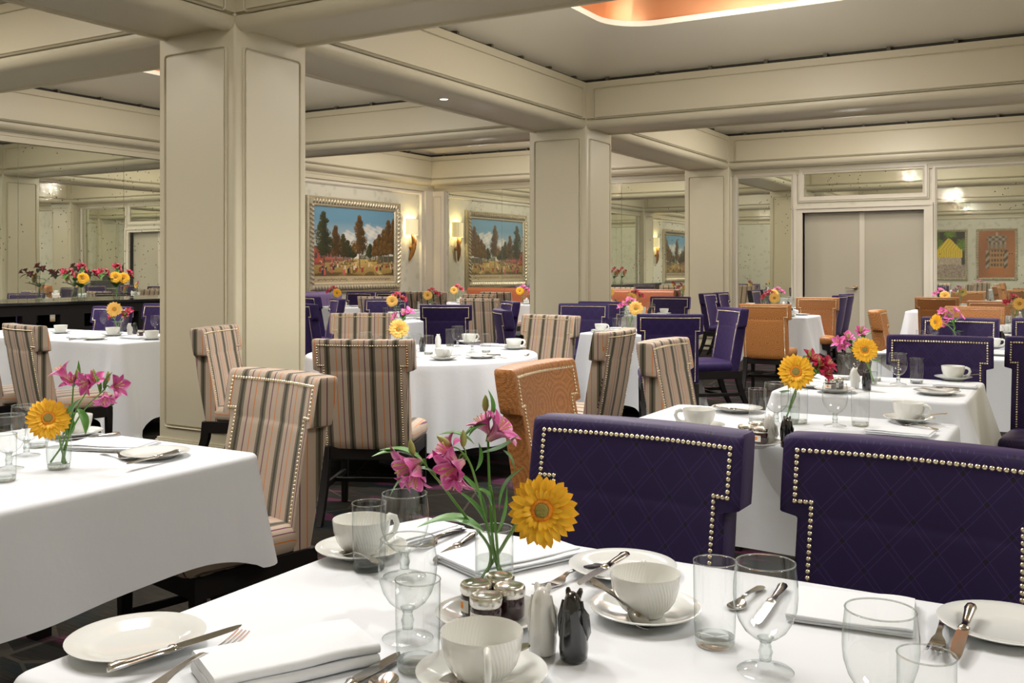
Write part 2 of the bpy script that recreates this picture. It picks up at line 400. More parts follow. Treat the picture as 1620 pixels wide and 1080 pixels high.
def beam(name, axis, c0, c1, l0, l1, label):
    mb = MB(); hw = (c1-c0)/2; mid = (c0+c1)/2
    pr = nose(hw); prof = pr + [(-o, z) for o, z in reversed(pr)]
    f = (lambda o, z, t: (t, mid+o, z)) if axis == 'X' else (lambda o, z, t: (mid-o, t, z))
    mb.rings([[f(o, z, t) for o, z in reversed(prof)] for t in (l0, l1)], True, True)
    L, cl = l1-l0, (l0+l1)/2
    if axis == 'X':
        panel(mb, (cl, c0, 3.265), (1,0,0), (0,0,1), L-.18, .37); panel(mb, (cl, c1, 3.265), (-1,0,0), (0,0,1), L-.18, .37)
    else:
        panel(mb, (c0, cl, 3.265), (0,-1,0), (0,0,1), L-.18, .37); panel(mb, (c1, cl, 3.265), (0,1,0), (0,0,1), L-.18, .37)
    return struct(mb.obj(name, M['paint'], smooth=35), label, 'beam')
def column(x0, x1, y0, y1, label, faces='LRNF', name='column'):
    mb = MB(); w, d = x1-x0, y1-y0; cx, cy = (x0+x1)/2, (y0+y1)/2
    mb.rings([[(cx+p[0], cy+p[1], z) for p in rrect(w, d, .022, 4)] for z in (0, ZT)], True, True)
    for z0, z1, e in ((0, .10, .022), (.10, .115, .014)):
        mb.rings([[(cx+p[0], cy+p[1], z) for p in rrect(w+2*e, d+2*e, .02, 3)] for z in (z0, z1)], True, True)
    zc, hh = (.19+2.88)/2, 2.69
    if 'N' in faces: panel(mb, (cx, y0, zc), (1,0,0), (0,0,1), w-.14, hh)
    if 'F' in faces: panel(mb, (cx, y1, zc), (-1,0,0), (0,0,1), w-.14, hh)
    if 'L' in faces: panel(mb, (x0, cy, zc), (0,-1,0), (0,0,1), d-.14, hh)
    if 'R' in faces: panel(mb, (x1, cy, zc), (0,1,0), (0,0,1), d-.14, hh)
    return struct(mb.obj(name, M['paint'], smooth=35), label, 'column')
CX = [(-5.82, -5.05), (-.20, .57)]; CY = [(4.86, 5.58), (10.37, 11.09)]
column(*CX[0], *CY[0], 'big square cream column at the left with tall framed panels')
column(*CX[0], *CY[1], 'square cream column behind the round table, second along the row')
column(*CX[0], 15.72, WF, 'engaged cream column against the far wall left of the doors', 'NR')
column(*CX[0], WN, -.5, 'engaged cream pilaster on the wall behind the camera', 'F')
column(*CX[1], *CY[0], 'square cream column to the right of the view, nearer one')
column(*CX[1], *CY[1], 'square cream column to the right of the view, farther one')
column(*CX[1], 15.72, WF, 'engaged cream pilaster on the far wall right of the mirror', 'NL')
column(*CX[1], WN, -.5, 'engaged cream pilaster behind the camera, right one', 'F')
for y0, y1 in CY:
    mb = MB()
    column(WL, -11.0, y0, y1, 'flat pilaster on the left wall' + (' nearer the camera' if y0 < 6 else ' beside the wallpaper'), 'R')
    column(5.6, WR, y0, y1, 'flat pilaster on the right wall' + (' nearer the camera' if y0 < 6 else ' farther away'), 'L')
for i, (y0, y1) in enumerate(CY):
    for j, (x0, x1) in enumerate(XS):
        beam('ceiling_beam', 'X', y0, y1, x0, x1, 'panelled cream ceiling beam running across, row %s, %s bay' % (('nearer', 'farther')[i], ('left', 'middle', 'right')[j]))
for i, (x0, x1) in enumerate(CX):
    for j, (y0, y1) in enumerate(YS):
        beam('ceiling_beam', 'Y', x0, x1, y0, y1, 'panelled cream ceiling beam running towards the far wall, %s line, %s span' % (('left', 'right')[i], ('near', 'middle', 'far')[j]))
# wall cornices
def wall_cornice(name, P0, U, length, proj, label):
    U = Vector(U); Nn = U.cross(Vector((0,0,1))); P0 = Vector(P0); mb = MB()
    pr = nose(proj)[:-3] + [(proj-.075, 2.975), (.045, 2.97), (.045, 2.93), (.035, 2.925), (.035, 2.86), (.02, 2.85), (0, 2.85), (0, ZT)]
    mb.rings([[tuple(P0 + U*t + Nn*o + Vector((0,0,z))) for o, z in pr] for t in (0, length)], True, True)
    panel(mb, P0 + U*(length/2) + Nn*proj + Vector((0,0,3.265)), U, (0,0,1), length-.18, .37)
    bm_o = mb.obj(name, M['paint'], smooth=35); me = bm_o.data
    b = bmesh.new(); b.from_mesh(me); bmesh.ops.recalc_face_normals(b, faces=b.faces); b.to_mesh(me); b.free()
    return struct(bm_o, label, 'cornice')
n = 0
for j, (y0, y1) in enumerate(((WN, 4.86), (5.58, 10.37), (11.09, WF))):
    n += 1; wall_cornice('trim_%d' % n, (WL, y0, 0), (0,1,0), y1-y0, .15, None)
    n += 1; wall_cornice('trim_%d' % n, (WR, y1, 0), (0,-1,0), y1-y0, .15, None)
for j, (x0, x1) in enumerate(((WL, -5.82), (-5.05, -.20), (.57, WR))):
    n += 1; wall_cornice('trim_%d' % n, (x0, WF, 0), (1,0,0), x1-x0, .28, None)
    n += 1; wall_cornice('trim_%d' % n, (x1, WN, 0), (-1,0,0), x1-x0, .15, None)
TRIM_N = n

def slab(name, a, b, m, label=None):
    return struct(MB().box(a, b).obj(name, m, smooth=0), label)
slab('floor', (WL-.2, WN-.2, -.1), (WR+.2, WF+.5, 0), M['carpet'], 'dark patterned carpet')
slab('wall_left', (WL-.15, WN-.15, 0), (WL, WF+.15, 4.6), M['wallpaper'])
slab('wall_right', (WR, WN-.15, 0), (WR+.15, WF+.15, 4.6), M['wallpaper'])
slab('wall_front', (WL-.15, WN-.15, 0), (WR+.15, WN, 4.6), M['wallpaper'])
DX0, DX1, DZ = -3.92, -2.10, 2.24
mb = MB().box((WL-.15, WF, 0), (DX0, WF+.15, 4.6)).box((DX1, WF, 0), (WR+.15, WF+.15, 4.6)).box((DX0, WF, DZ), (DX1, WF+.15, 4.6))
struct(mb.obj('wall_back', M['wallpaper'], smooth=0))
slab('ceiling', (WL-.15, WN-.15, 4.5), (WR+.15, WF+.15, 4.6), M['paint'], 'ceiling slab above the coffers')
# coffered ceilings: dark slot, curved dome, copper recess
def dome(x0, x1, y0, y1, label):
    mb = MB(); cx, cy, w, d = (x0+x1)/2, (y0+y1)/2, x1-x0, y1-y0
    ring = lambda inx, iny, z, r: [(cx+p[0], cy+p[1], z) for p in rrect(w-2*inx, d-2*iny, r, 8)]
    # underside is seen: orient inward
    rs = [ring(-.10, -.10, 3.57, .05)]
    for k in range(0, 11):
        t = k/10; inn = -.10 + 1.0*t; z = 3.57 + .21*sin(t*pi/2)
        rs.append(ring(inn, inn*1.25+.02, z, .05 + .42*t))
    mb.cur = 0; mb.rings([list(reversed(r)) for r in rs], False, False)
    ix, iy = .90, 1.145
    lip = [ring(ix, iy, 3.78, .47), ring(ix, iy, 3.835, .47), ring(ix-.05, iy-.05, 3.835, .5)]
    mb.rings([list(reversed(r)) for r in lip], False, False)
    mb.cur = 1
    cp = [ring(ix-.05, iy-.05, 3.835, .5), ring(ix-.05, iy-.05, 4.22, .5), ring(ix+.1, iy+.1, 4.36, .4)]
    mb.rings([list(reversed(r)) for r in cp], False, True)
    mb.cur = 2                                               # the dark slot behind the cove edge
    mb.rings([list(reversed(ring(-.10, -.10, z, .05))) for z in (3.50, 3.57)], False, False)
    mb.cur = 3
    for x in [x0+.25+.62*k for k in range(int((w-.3)/.62)+1)]:
        for y, s in ((y0, -1), (y1, 1)): mb.box((x-.018, min(y+s*.03, y+s*.095), 3.525), (x+.018, max(y+s*.03, y+s*.095), 3.568))
    for y in [y0+.25+.62*k for k in range(int((d-.3)/.62)+1)]:
        for x, s in ((x0, -1), (x1, 1)): mb.box((min(x+s*.03, x+s*.095), y-.018, 3.525), (max(x+s*.03, x+s*.095), y+.018, 3.568))
    return struct(mb.obj('ceiling', [M['dome'], M['copper'], M['slot'], M['slotclip']], smooth=50), label, 'ceiling')
for i, (x0, x1) in enumerate(XS):
    for j, (y0, y1) in enumerate(YS):
        dome(x0, x1, y0, y1, 'pearly coved ceiling with copper recess, %s %s bay' % (('left', 'middle', 'right')[i], ('near', 'middle', 'far')[j]))

# ------------------------------------------------------------------ wall surfaces
def frame_strip(mb, o, U, V, w, h, t=.06, dep=.03):
    """picture-frame moulding standing on a wall (o = centre of the opening)"""
    o, U, V = Vector(o), Vector(U), Vector(V); Nn = U.cross(V)
    def ring(e, k): return [tuple(o + U*(sx*(w/2+e)) + V*(sy*(h/2+e)) + Nn*k) for sx, sy in ((-1,-1),(1,-1),(1,1),(-1,1))]
    mb.rings([ring(t, -.002), ring(t, dep*.6), ring(t*.8, dep*.7), ring(t*.72, dep), ring(t*.35, dep), ring(t*.22, dep*.7), ring(0, dep*.5), ring(0, -.002)], False, False)
def mirror(o, U, V, w, h, label, group=None):
    o, U, V = Vector(o), Vector(U), Vector(V); Nn = U.cross(V); mb = MB()
    q = lambda sx, sy, k: tuple(o + U*(sx*w/2) + V*(sy*h/2) + Nn*k)
    mb.rings([[q(sx, sy, k) for sx, sy in ((-1,-1),(1,-1),(1,1),(-1,1))] for k in (0, .008)], True, True)
    return tag(mb.obj('wall_mirror', M['mirror'], smooth=0), label, 'mirror', group)
# left wall, middle bay: three tall mirrors above the console
MZ0, MZ1 = .14, 2.86
for k, y in enumerate((5.71, 7.22, 8.73)):
    mirror((WL+.002, y+.755, (MZ0+MZ1)/2), (0,1,0), (0,0,1), 1.504, MZ1-MZ0, 'tall antiqued wall mirror behind the black console, ' + ('left panel', 'middle panel', 'right panel by the big column')[k])
# far wall, left bay: four mirrors above the leather bench
w4 = (10.80-5.86)/4
for k in range(4):
    mirror((-10.80+w4*(k+.5), WF-.002, (MZ0+MZ1)/2), (1,0,0), (0,0,1), w4-.006, MZ1-MZ0,
           'antiqued far-wall mirror panel above the tan bench, ' + ('next to the room corner', 'second from the room corner', 'third from the room corner', 'next to the engaged column')[k])
mirror((-4.54, WF-.002, 1.50), (1,0,0), (0,0,1), .88, 2.68, 'narrow antiqued mirror between the engaged column and the doors')
mirror((-3.01, WF-.002, 2.68), (1,0,0), (0,0,1), 1.78, .37, 'low antiqued transom mirror above the double doors')
mirror((-1.11, WF-.002, 1.50), (1,0,0), (0,0,1), 1.62, 2.68, 'wide antiqued mirror right of the double doors, reflecting two framed pictures')
def trim(build, m=None):
    global TRIM_N
    TRIM_N += 1; mb = MB(); build(mb); return struct(mb.obj('trim_%d' % TRIM_N, m or M['trim'], smooth=35))
trim(lambda mb: frame_strip(mb, (-4.54, WF, 1.50), (1,0,0), (0,0,1), .88, 2.68, .09, .04))
trim(lambda mb: frame_strip(mb, (-3.01, WF, 2.68), (1,0,0), (0,0,1), 1.78, .37, .09, .05))
trim(lambda mb: frame_strip(mb, (-1.11, WF, 1.50), (1,0,0), (0,0,1), 1.62, 2.68, .07, .04))
# door casing
def casing(mb):
    for x0, x1 in ((DX0-.13, DX0), (DX1, DX1+.13)):
        mb.box((x0, WF-.05, 0), (x1, WF+.12, DZ+.10)); s = 1 if x0 < -3 else -1
        xo = x0 if s > 0 else x1
        mb.box((min(xo, xo+s*.045), WF-.072, 0), (max(xo, xo+s*.045), WF-.04, DZ+.058))
    mb.box((DX0, WF-.05, DZ), (DX1, WF+.12, DZ+.10)); mb.box((DX0-.13, WF-.075, DZ+.06), (DX1+.13, WF-.04, DZ+.105))
trim(casing)
for k, (x0, x1) in enumerate(((DX0, -3.02), (-3.02, DX1))):
    d = MB().box((x0+.004, WF+.10, .01), (x1-.004, WF+.145, DZ-.004)).obj('door_%d' % (k+1), M['doorpaint'], smooth=0)
    struct(d, ('left', 'right')[k] + ' plain leaf of the far double doors', 'door')
    if k == 0:
        MB().box((-3.06, WF+.085, .01), (-2.985, WF+.10, DZ-.01)).obj('meeting_strip', M['trim'], d, smooth=0)
        h = MB().lathe([(.0, 0), (.034, 0), (.034, .012), (.02, .016), (.014, .05), (0, .05)], 16)
        hb = MB(); hb.merge(h, Matrix.Translation((-3.12, WF+.10, 1.04)) @ Matrix.Rotation(R(90), 4, 'X'))
        hb.tube([(-3.12, WF+.055, 1.04), (-3.18, WF+.05, 1.042), (-3.27, WF+.05, 1.04)], [.012, .011, .009])
        hb.obj('door_handle', M['brass'], d)
# wallpaper panels: moulding frames
trim(lambda mb: frame_strip(mb, (WL, 13.37, 1.5), (0,1,0), (0,0,1), 4.3, 2.55, .06, .035))
trim(lambda mb: frame_strip(mb, (WL, 2.2, 1.5), (0,1,0), (0,0,1), 5.0, 2.55, .06, .035))
# corner pilaster, base boards
trim(lambda mb: (mb.box((WL, 15.66, 0), (WL+.05, WF, 2.86)), mb.box((WL, 15.9, 0), (-10.84, WF, 2.86)), panel(mb, (-10.99, 15.9, 1.52), (1,0,0), (0,0,1), .2, 2.5, .02)))
for nm, a, b in (('baseboard_left', (WL, -.5, 0), (WL+.03, 15.9, .13)), ('baseboard_right', (WR-.03, -.5, 0), (WR, 15.7, .13)),
                 ('baseboard_front', (WL, WN, 0), (WR, WN+.03, .13))):
    struct(MB().box(a, b).obj(nm, M['trim'], smooth=0))
mb = MB().box((-10.84, WF-.03, 0), (-5.82, WF, .13)).box((-5.05, WF-.03, 0), (DX0-.13, WF, .13)).box((DX1+.13, WF-.03, 0), (-.2, WF, .13)).box((.57, WF-.03, 0), (5.7, WF, .13))
struct(mb.obj('baseboard_back', M['trim'], smooth=0))

# ------------------------------------------------------------------ pictures
def lerp(a, b, t): return tuple(x + (y-x)*t for x, y in zip(a, b))
def srgb(r, g, b):
    f = lambda v: ((v/255+.055)/1.055)**2.4 if v > 10 else v/3294.6
    return (f(r), f(g), f(b))
def avenue_painting(nu, nv):
    rnd = random.Random(3); img = [[None]*(nu) for _ in range(nv)]
    hor = .32
    for j in range(nv):
        v = j/(nv-1)
        for i in range(nu):
            u = i/(nu-1)
            if v > hor:
                t = (v-hor)/(1-hor); c = lerp(srgb(206, 200, 186), srgb(104, 148, 172), min(1, t*1.35))
                for bx, by, bw, bh in ((.66, .72, .09, .09), (.72, .66, .10, .07), (.40, .60, .10, .10), (.55, .50, .16, .08), (.80, .74, .05, .05)):
                    q_ = ((u-bx)/bw)**2 + ((v-by)/bh)**2 + .5*sin(u*60+v*40)*sin(v*70)
                    if q_ < 1: c = lerp(c, srgb(222, 216, 204), .75*(1-max(0, q_))**.5)
            else:
                t = v/hor; c = lerp(srgb(104, 82, 40), srgb(190, 160, 92), t)
                if abs(u-.56-(t-1)*.32) < .012+.05*(1-t) or abs(u-.62+(t-1)*.30) < .01+.03*(1-t): c = lerp(c, srgb(214, 188, 122), .6)
                if sin(u*9+t*7)+sin(u*23-t*5) > .9 and t < .75: c = lerp(c, srgb(56, 42, 24), .65)
                if t < .36+.07*sin(u*7): c = lerp(c, srgb(50, 36, 22), .7)
                c = lerp(c, srgb(80, 62, 34), rnd.random()*.35)
            if v < .085: c = lerp(srgb(178, 160, 126), srgb(150, 132, 100), rnd.random()*.5)
            img[j][i] = c
    def put(i, j, c, a=1.):
        if 0 <= i < nu and 0 <= j < nv: img[j][i] = lerp(img[j][i], c, a)
    def rect(u0, v0, u1, v1, c, a=1.):
        for j in range(int(v0*nv), int(v1*nv)+1):
            for i in range(int(u0*nu), int(u1*nu)+1): put(i, j, c, a)
    for k, (u0, u1, v0, v1) in enumerate(((0, .125, .235, .47), (.125, .24, .27, .43), (.24, .34, .29, .40), (.34, .44, .30, .37))):
        rect(u0, v0, u1, v1, srgb(168-4*k, 78+16*k, 62+16*k)); rect(u0, v1-.012, u1, v1+.012, srgb(92, 76, 70)); rect(u0, v0, u1, v0+.03, srgb(92, 58, 46), .6)
        for a in range(2+(k > 0)):
            uu = u0 + (u1-u0)*(a+.5)/(2+(k > 0)); rect(uu-.012, v0+.09*(1-k*.2), uu+.008, v0+.16*(1-k*.2), srgb(74, 66, 70))
    rect(.78, .28, 1, .355, srgb(74, 74, 58))
    br, dk, gr, dg = srgb(118, 84, 36), srgb(44, 32, 18), srgb(70, 74, 34), srgb(26, 30, 18)
    # the far avenue massed towards the vanishing point
    for k in range(1500):
        u = .54+.30*rnd.random(); e = abs(u-.56); top = .37+e*.65+.03*sin(u*90)
        v = .315+(top-.315)*rnd.random(); put(int(u*nu), int(v*nv), lerp(gr, srgb(96, 96, 84), rnd.random()), .85)
    def tree(u, v0, vt, w, base, dark):
        rect(u-.004-w*.04, v0, u+.003+w*.04, v0+(vt-v0)*.5, srgb(58, 46, 34)); rect(u-.004-w*.04, v0, u-.002, v0+(vt-v0)*.3, srgb(120, 100, 74))
        rect(u-.03, v0-.012, u+.06, v0, srgb(40, 30, 20), .6)
        cells = []
        n = int(12+60*w)
        for k in range(n):
            t = k/(n-1); cells.append((t, 0)); [cells.append((t, rnd.uniform(-1, 1))) for _ in range(3)]
        for t, off in cells:
            vv = v0+(vt-v0)*(.33+.64*t); hw = 1.45*w*(1-t)**.62*(.8+.2*sin(t*40))*(.7 if t < .08 else 1)
            cu = u+off*hw*.8; rr = .40*w*(1-.6*t)+.010
            for _ in range(int(70000*rr*rr)+40):
                a, q_ = rnd.random()*6.283, rnd.random()**.5; du, dv = rr*q_*cos(a), rr*1.1*q_*sin(a)
                lit = .5 - .35*sin(a) + .3*off + rnd.uniform(-.3, .3)
                i, j = int((cu+du)*nu), int((vv+dv)*nv); put(i, j, lerp(base, dark, min(1, max(0, lit))), .95)
    for u, v0, vt, w, b_, d_ in ((.68, .30, .52, .045, gr, dg), (.75, .30, .58, .05, br, dk), (.46, .295, .48, .04, gr, dg), (.40, .285, .56, .05, gr, dg), (.80, .27, .66, .055, br, dk),
                                (.345, .25, .64, .055, gr, dk), (.255, .22, .75, .07, br, dk), (.86, .25, .73, .06, br, dk), (.115, .15, .93, .092, gr, dg), (.925, .22, .87, .075, br, dk), (1.0, .2, .9, .07, br, dk), (.545, .20, .91, .082, br, dk)):
        tree(u, v0, vt, w, b_, d_)
    for k in range(55):
        t = rnd.random(); v = .105+.19*t; u = rnd.random(); h = .085*(1-t)+.012
        c = srgb(*rnd.choice(((140, 36, 36), (40, 40, 60), (160, 120, 56), (196, 180, 150), (50, 36, 34), (180, 84, 84), (30, 28, 30))))
        rect(u, v, u+.006+h*.14, v+h*.7, c); rect(u+.002, v+h*.7, u+.005, v+h*.85, srgb(205, 165, 140))
    for k in range(900):
        u = .05+.9*rnd.random()
        if .40 < u < .46: continue
        put(int(u*nu), int((.042+.012*sin(u*190)*sin(u*37))*nv), srgb(74, 60, 46), .75)
    return img
def crest_photo(nu, nv):
    rnd = random.Random(5); img = []
    for j in range(nv):
        v = j/(nv-1); row = []
        for i in range(nu):
            u = i/(nu-1); n = rnd.random(); c = lerp(srgb(150, 92, 52), srgb(178, 118, 72), n*.5+.3*sin(u*4+v*3))
            du = u-.5; dark, lite = srgb(66, 46, 34), srgb(168, 150, 128)
            if .74 < v < .90 and abs(du) < .27-.35*abs(v-.82)+.02*sin(u*50): c = lerp(dark, lite, .5+.5*sin(u*34)*sin(v*60))
            if .62 < v <= .75 and abs(du) < .25: c = lerp(dark, lite, .55+.45*sin(u*52)*(1 if v > .70 else .3))
            if v >= .88 and abs(du) < .03 and v < .96: c = lite
            if .22 < v < .60 and abs(du) < .20:
                g = (sin(u*78) > .2) or (sin(v*62) > .2); c = lerp(dark, srgb(186, 140, 92), .75 if g else .08)
            if .20 < v < .58 and .20 <= abs(du) < .30: c = lerp(dark, lite, .5+.5*sin(v*40+u*30))
            if .10 < v <= .20 and abs(du) < .22: c = srgb(176, 104, 52)
            row.append(c)
        img.append(row)
    return img
def pavilion_photo(nu, nv):
    rnd = random.Random(9); img = []
    for j in range(nv):
        v = j/(nv-1); row = []
        for i in range(nu):
            u = i/(nu-1); du = u-.45; n = rnd.random()
            c = lerp(srgb(30, 30, 22), srgb(58, 54, 40), n)
            if (sin(u*9+1)*sin(v*11)+n*.6 > .55 and v > .5) or (u > .72 and v > .3 and n > .45): c = lerp(srgb(50, 78, 26), srgb(120, 150, 44), n)
            if v < .28: c = lerp(srgb(110, 84, 70), srgb(190, 176, 160), n)
            if .28 < v < .46 and abs(du) < .36: c = lerp(srgb(150, 128, 112), srgb(210, 196, 170), n)
            if .44 < v < .62 and abs(du) < .38: c = lerp(srgb(176, 140, 30), srgb(236, 208, 60), abs(sin(u*48))*.7+.3*n)
            if .62 <= v < .86 and abs(du) < .33-(v-.62)*1.25: c = lerp(srgb(190, 150, 30), srgb(240, 214, 70), abs(sin(u*30+v*30))*.8)
            row.append(c)
        img.append(row)
    return img
def picture(o, U, V, w, h, img, label, ft=.17, fd=.08, name='framed_painting'):
    """o = centre on the wall plane; w,h outside size"""
    o, U, V = Vector(o), Vector(U), Vector(V); Nn = U.cross(V)
    rt = thing(name, label, 'painting', o)
    iw, ih = w-2*ft, h-2*ft; nv, nu = len(img), len(img[0])
    mb = MB().grid(lambda u, v: tuple(U*((u-.5)*iw) + V*((v-.5)*ih) + Nn*.02), nu-1, nv-1)
    me = mb.mesh('canvas', M['canvas'], 0); ca = me.color_attributes.new('paint', 'FLOAT_COLOR', 'POINT')
    for j in range(nv):
        for i in range(nu): ca.data[j*nu+i].color = (*img[j][i], 1)
    link('canvas', me, rt)
    fb = MB(); prof = [(ft, 0), (ft, fd*.5), (ft*.9, fd*.8), (ft*.8, fd*.75), (ft*.65, fd), (ft*.45, fd*.95), (ft*.3, fd*.6), (ft*.12, fd*.62), (0, fd*.4), (0, .004)]
    fb.rings([[tuple(U*(sx*(iw/2+e)) + V*(sy*(ih/2+e)) + Nn*k) for sx, sy in ((-1,-1),(1,-1),(1,1),(-1,1))] for e, k in prof], False, False)
    # carved leaf bosses round the frame
    for (L, A, B, sgn) in ((iw, U, V, 1), (iw, U, V, -1), (ih, V, U, 1), (ih, V, U, -1)):
        half = (ih if A is U else iw)/2 + ft*.55
        k = int(L/.075)
        for q in range(k+1):
            c0 = A*(-L/2 + L*q/k) + B*(sgn*half) + Nn*(fd*.95)
            s = MB().rings([[(ft*.36*r*cos(a*pi/3), .027*r*sin(a*pi/3), z) for a in range(6)] for r, z in ((1, 0), (.7, .018), (.2, .028))], False, True)
            rot = Matrix((B*sgn, A, Nn)).transposed().to_4x4() @ Matrix.Rotation(R(28), 4, 'Z')
            fb.merge(s, Matrix.Translation(c0) @ rot)
    fo = fb.obj('frame', M['gilt'], rt, smooth=30)
    b = bmesh.new(); b.from_mesh(fo.data); bmesh.ops.recalc_face_normals(b, faces=b.faces); b.to_mesh(fo.data); b.free()
    return rt
PIC = avenue_painting(190, 124)
picture((WL+.001, 13.57, 1.751), (0,1,0), (0,0,1), 2.54, 1.63, PIC, 'large gilt-framed landscape of a tree-lined avenue under blue sky, beside the lit wall lamp')
picture((WL+.001, 2.5, 1.751), (0,1,0), (0,0,1), 2.54, 1.63, PIC, 'gilt-framed tree avenue landscape near the camera end of the left wall')
picture((-2.27, WN+.001, 1.78), (-1,0,0), (0,0,1), 1.13, 1.54, crest_photo(70, 96), 'framed orange-brown picture of a carved stone crown above a gate', .07, .04, 'framed_picture')
picture((-3.62, WN+.001, 1.78), (-1,0,0), (0,0,1), 1.13, 1.54, pavilion_photo(70, 96), 'framed picture of a golden pavilion among dark trees', .07, .04, 'framed_picture')

# ------------------------------------------------------------------ wall lamps
def sconce(y, label):
    rt = thing('wall_sconce', label, 'wall lamp', (WL, y, 1.5))
    mb = MB()
    def hull(rw, rd, z, e): return [(.02 + rd*sin(pi*k/16)**.6, rw*cos(pi*k/16), z) for k in range(17)]
    mb.rings([hull(.165, .12, .49, 0), hull(.165, .12, .79, 0)], False, False, closed=False)
    sh = mb.obj('lamp_shade', M['shade'], rt, smooth=60)
    e = MB()
    for z in (.49, .785): e.rings([[(.02 + (.12+q)*sin(pi*k/16)**.6, (.165+q)*cos(pi*k/16), zz) for k in range(17)] for q, zz in ((.003, z), (.003, z+.008))], False, False, closed=False)
    for k in (5,): e.rings([[(.02 + (.124)*sin(pi*(k+q)/16)**.6, .168*cos(pi*(k+q)/16), zz) for q in (0, .25)] for zz in (.49, .79)], False, False, closed=False)
    e.obj('shade_rim', M['trim'], sh, smooth=0)
    b = MB()
    b.tube([(.05, .0, .52), (.08, .02, .40), (.09, .01, .25), (.07, -.02, .12), (.03, -.05, .0)], [.018, .032, .048, .040, .016], 12)
    b.tube([(.08, .01, .30), (.10, -.04, .40), (.09, -.07, .50)], [.030, .024, .012], 8)
    b.tube([(.07, .01, .20), (.10, .06, .30), (.09, .085, .40)], [.026, .020, .010], 8)
    b.tube([(.01, 0, .25), (.07, 0, .25)], [.04, .03], 12)
    b.obj('antler_bracket', M['antler'], rt, smooth=60)
    l = bpy.data.lights.new('sconce_bulb', 'POINT'); l.energy = 15; l.color = (1, .80, .45); l.shadow_soft_size = .05
    lo = bpy.data.objects.new('sconce_bulb', l); COL.objects.link(lo); lo.location = (WL+.09, y, 2.14)
    return rt
sconce(15.2, 'lit cream wall lamp on a gilded antler bracket beside the large landscape painting')
sconce(4.4, 'lit cream wall lamp near the camera end of the left wall')

# ------------------------------------------------------------------ downlights in the beam soffits, lamps in the recesses, added fill below the domes
def spot(name, loc, energy, size=80, blend=.5, rad=.04, col=(1, .98, .955), rot=(0,0,0)):
    l = bpy.data.lights.new(name, 'SPOT'); l.energy = energy; l.spot_size = R(size); l.spot_blend = blend; l.shadow_soft_size = rad; l.color = col
    o = bpy.data.objects.new(name, l); COL.objects.link(o); o.location = loc; o.rotation_euler = rot; return o
dl_me = {}
def downlight(x, y, label, e):
    rt = thing('downlight', label, 'ceiling light', (x, y, 3.002), 0, 'recessed downlights in the beams')
    if not dl_me:
        dl_me['r'] = MB().lathe([(.038, -.002), (.052, -.006), (.060, -.004), (.062, .002)], 24).mesh('trim_ring', M['trim'])
        dl_me['l'] = MB().lathe([(.0005, -.001), (.038, -.001)], 24).mesh('lens', M['downlight'])
        b = bmesh.new(); b.from_mesh(dl_me['l']); bmesh.ops.reverse_faces(b, faces=b.faces); b.to_mesh(dl_me['l']); b.free()
    link('trim_ring', dl_me['r'], rt); link('lens', dl_me['l'], rt)
    spot('downlight_beam', (x, y, 2.975), e, 160, .9, .05)
E_DOWN = 120
for x, j, nm, e in ((-5.435, 1, 'between the big column and the next', 1.), (-5.435, 0, 'in front of the big column', 1.2), (.185, 1, 'at the right', .9)):
    downlight(x, sum(YS[j])/2, 'round recessed downlight under the beam ' + nm, E_DOWN*e)
for y, i, nm, e in ((5.22, 0, 'left of the big column', 2.6), (5.22, 1, 'right of the big column', 2.8), (5.22, 2, 'far right', 1.)):
    downlight(sum(XS[i])/2, y, 'round recessed downlight under the cross beam ' + nm, E_DOWN*e)
for i, (x0, x1) in enumerate(XS):
    for j, (y0, y1) in enumerate(YS):
        cx, cy = (x0+x1)/2, (y0+y1)/2
        l = bpy.data.lights.new('recess_panel', 'AREA'); l.shape = 'RECTANGLE'; l.size = 1.7; l.size_y = 1.5; l.energy = ((150, 45, 20)[i], 120, 140)[min(j, 1) if j == 0 else j] if False else ((120, 85, 130)[i] if j == 0 else (50, 85)[j-1]); l.color = (1, .965, .91)
        o = bpy.data.objects.new('recess_panel', l); COL.objects.link(o); o.location = (cx, cy, 4.30)
        l = bpy.data.lights.new('bay_fill', 'POINT'); l.energy = (62, 78)[j-1] if j else (42, 18, 16)[i]; l.color = (1, .965, .91); l.shadow_soft_size = .3; l.cycles.use_multiple_importance_sampling = False
        o = bpy.data.objects.new('bay_fill', l); COL.objects.link(o); o.location = (cx, cy, 3.15)  # soft fill added in mid-air with no fitting, to brighten the dome
        l = bpy.data.lights.new('recess_bulb', 'POINT'); l.energy = 4; l.color = (1, .80, .55); l.shadow_soft_size = .08
        o = bpy.data.objects.new('recess_bulb', l); COL.objects.link(o); o.location = (cx-.3, y1-1.45, 4.14)
        if (i, j) in ((1, 1), (1, 2), (0, 1), (0, 2)):
            for sx, sy in ((-1, .5), (1, 1)):
                spot('recess_spot', (cx+sx*1.05, cy+sy*.85, 4.15), (40, 270, 300)[j], 80, .6, .035)
def aimed(loc, tgt, e, size):
    o = spot('recess_spot', loc, e, size, .6, .035); o.rotation_mode = 'QUATERNION'; o.rotation_quaternion = (Vector(tgt)-Vector(loc)).to_track_quat('-Z', 'Y')
aimed((-3.65, 3.0, 4.15), (-1.5, 1.2, .75), 165, 62)
aimed((-3.65, 1.2, 4.15), (-1.9, 2.2, .75), 110, 70)
aimed((-1.2, 3.3, 4.15), (-.2, 1.5, .75), 120, 60)
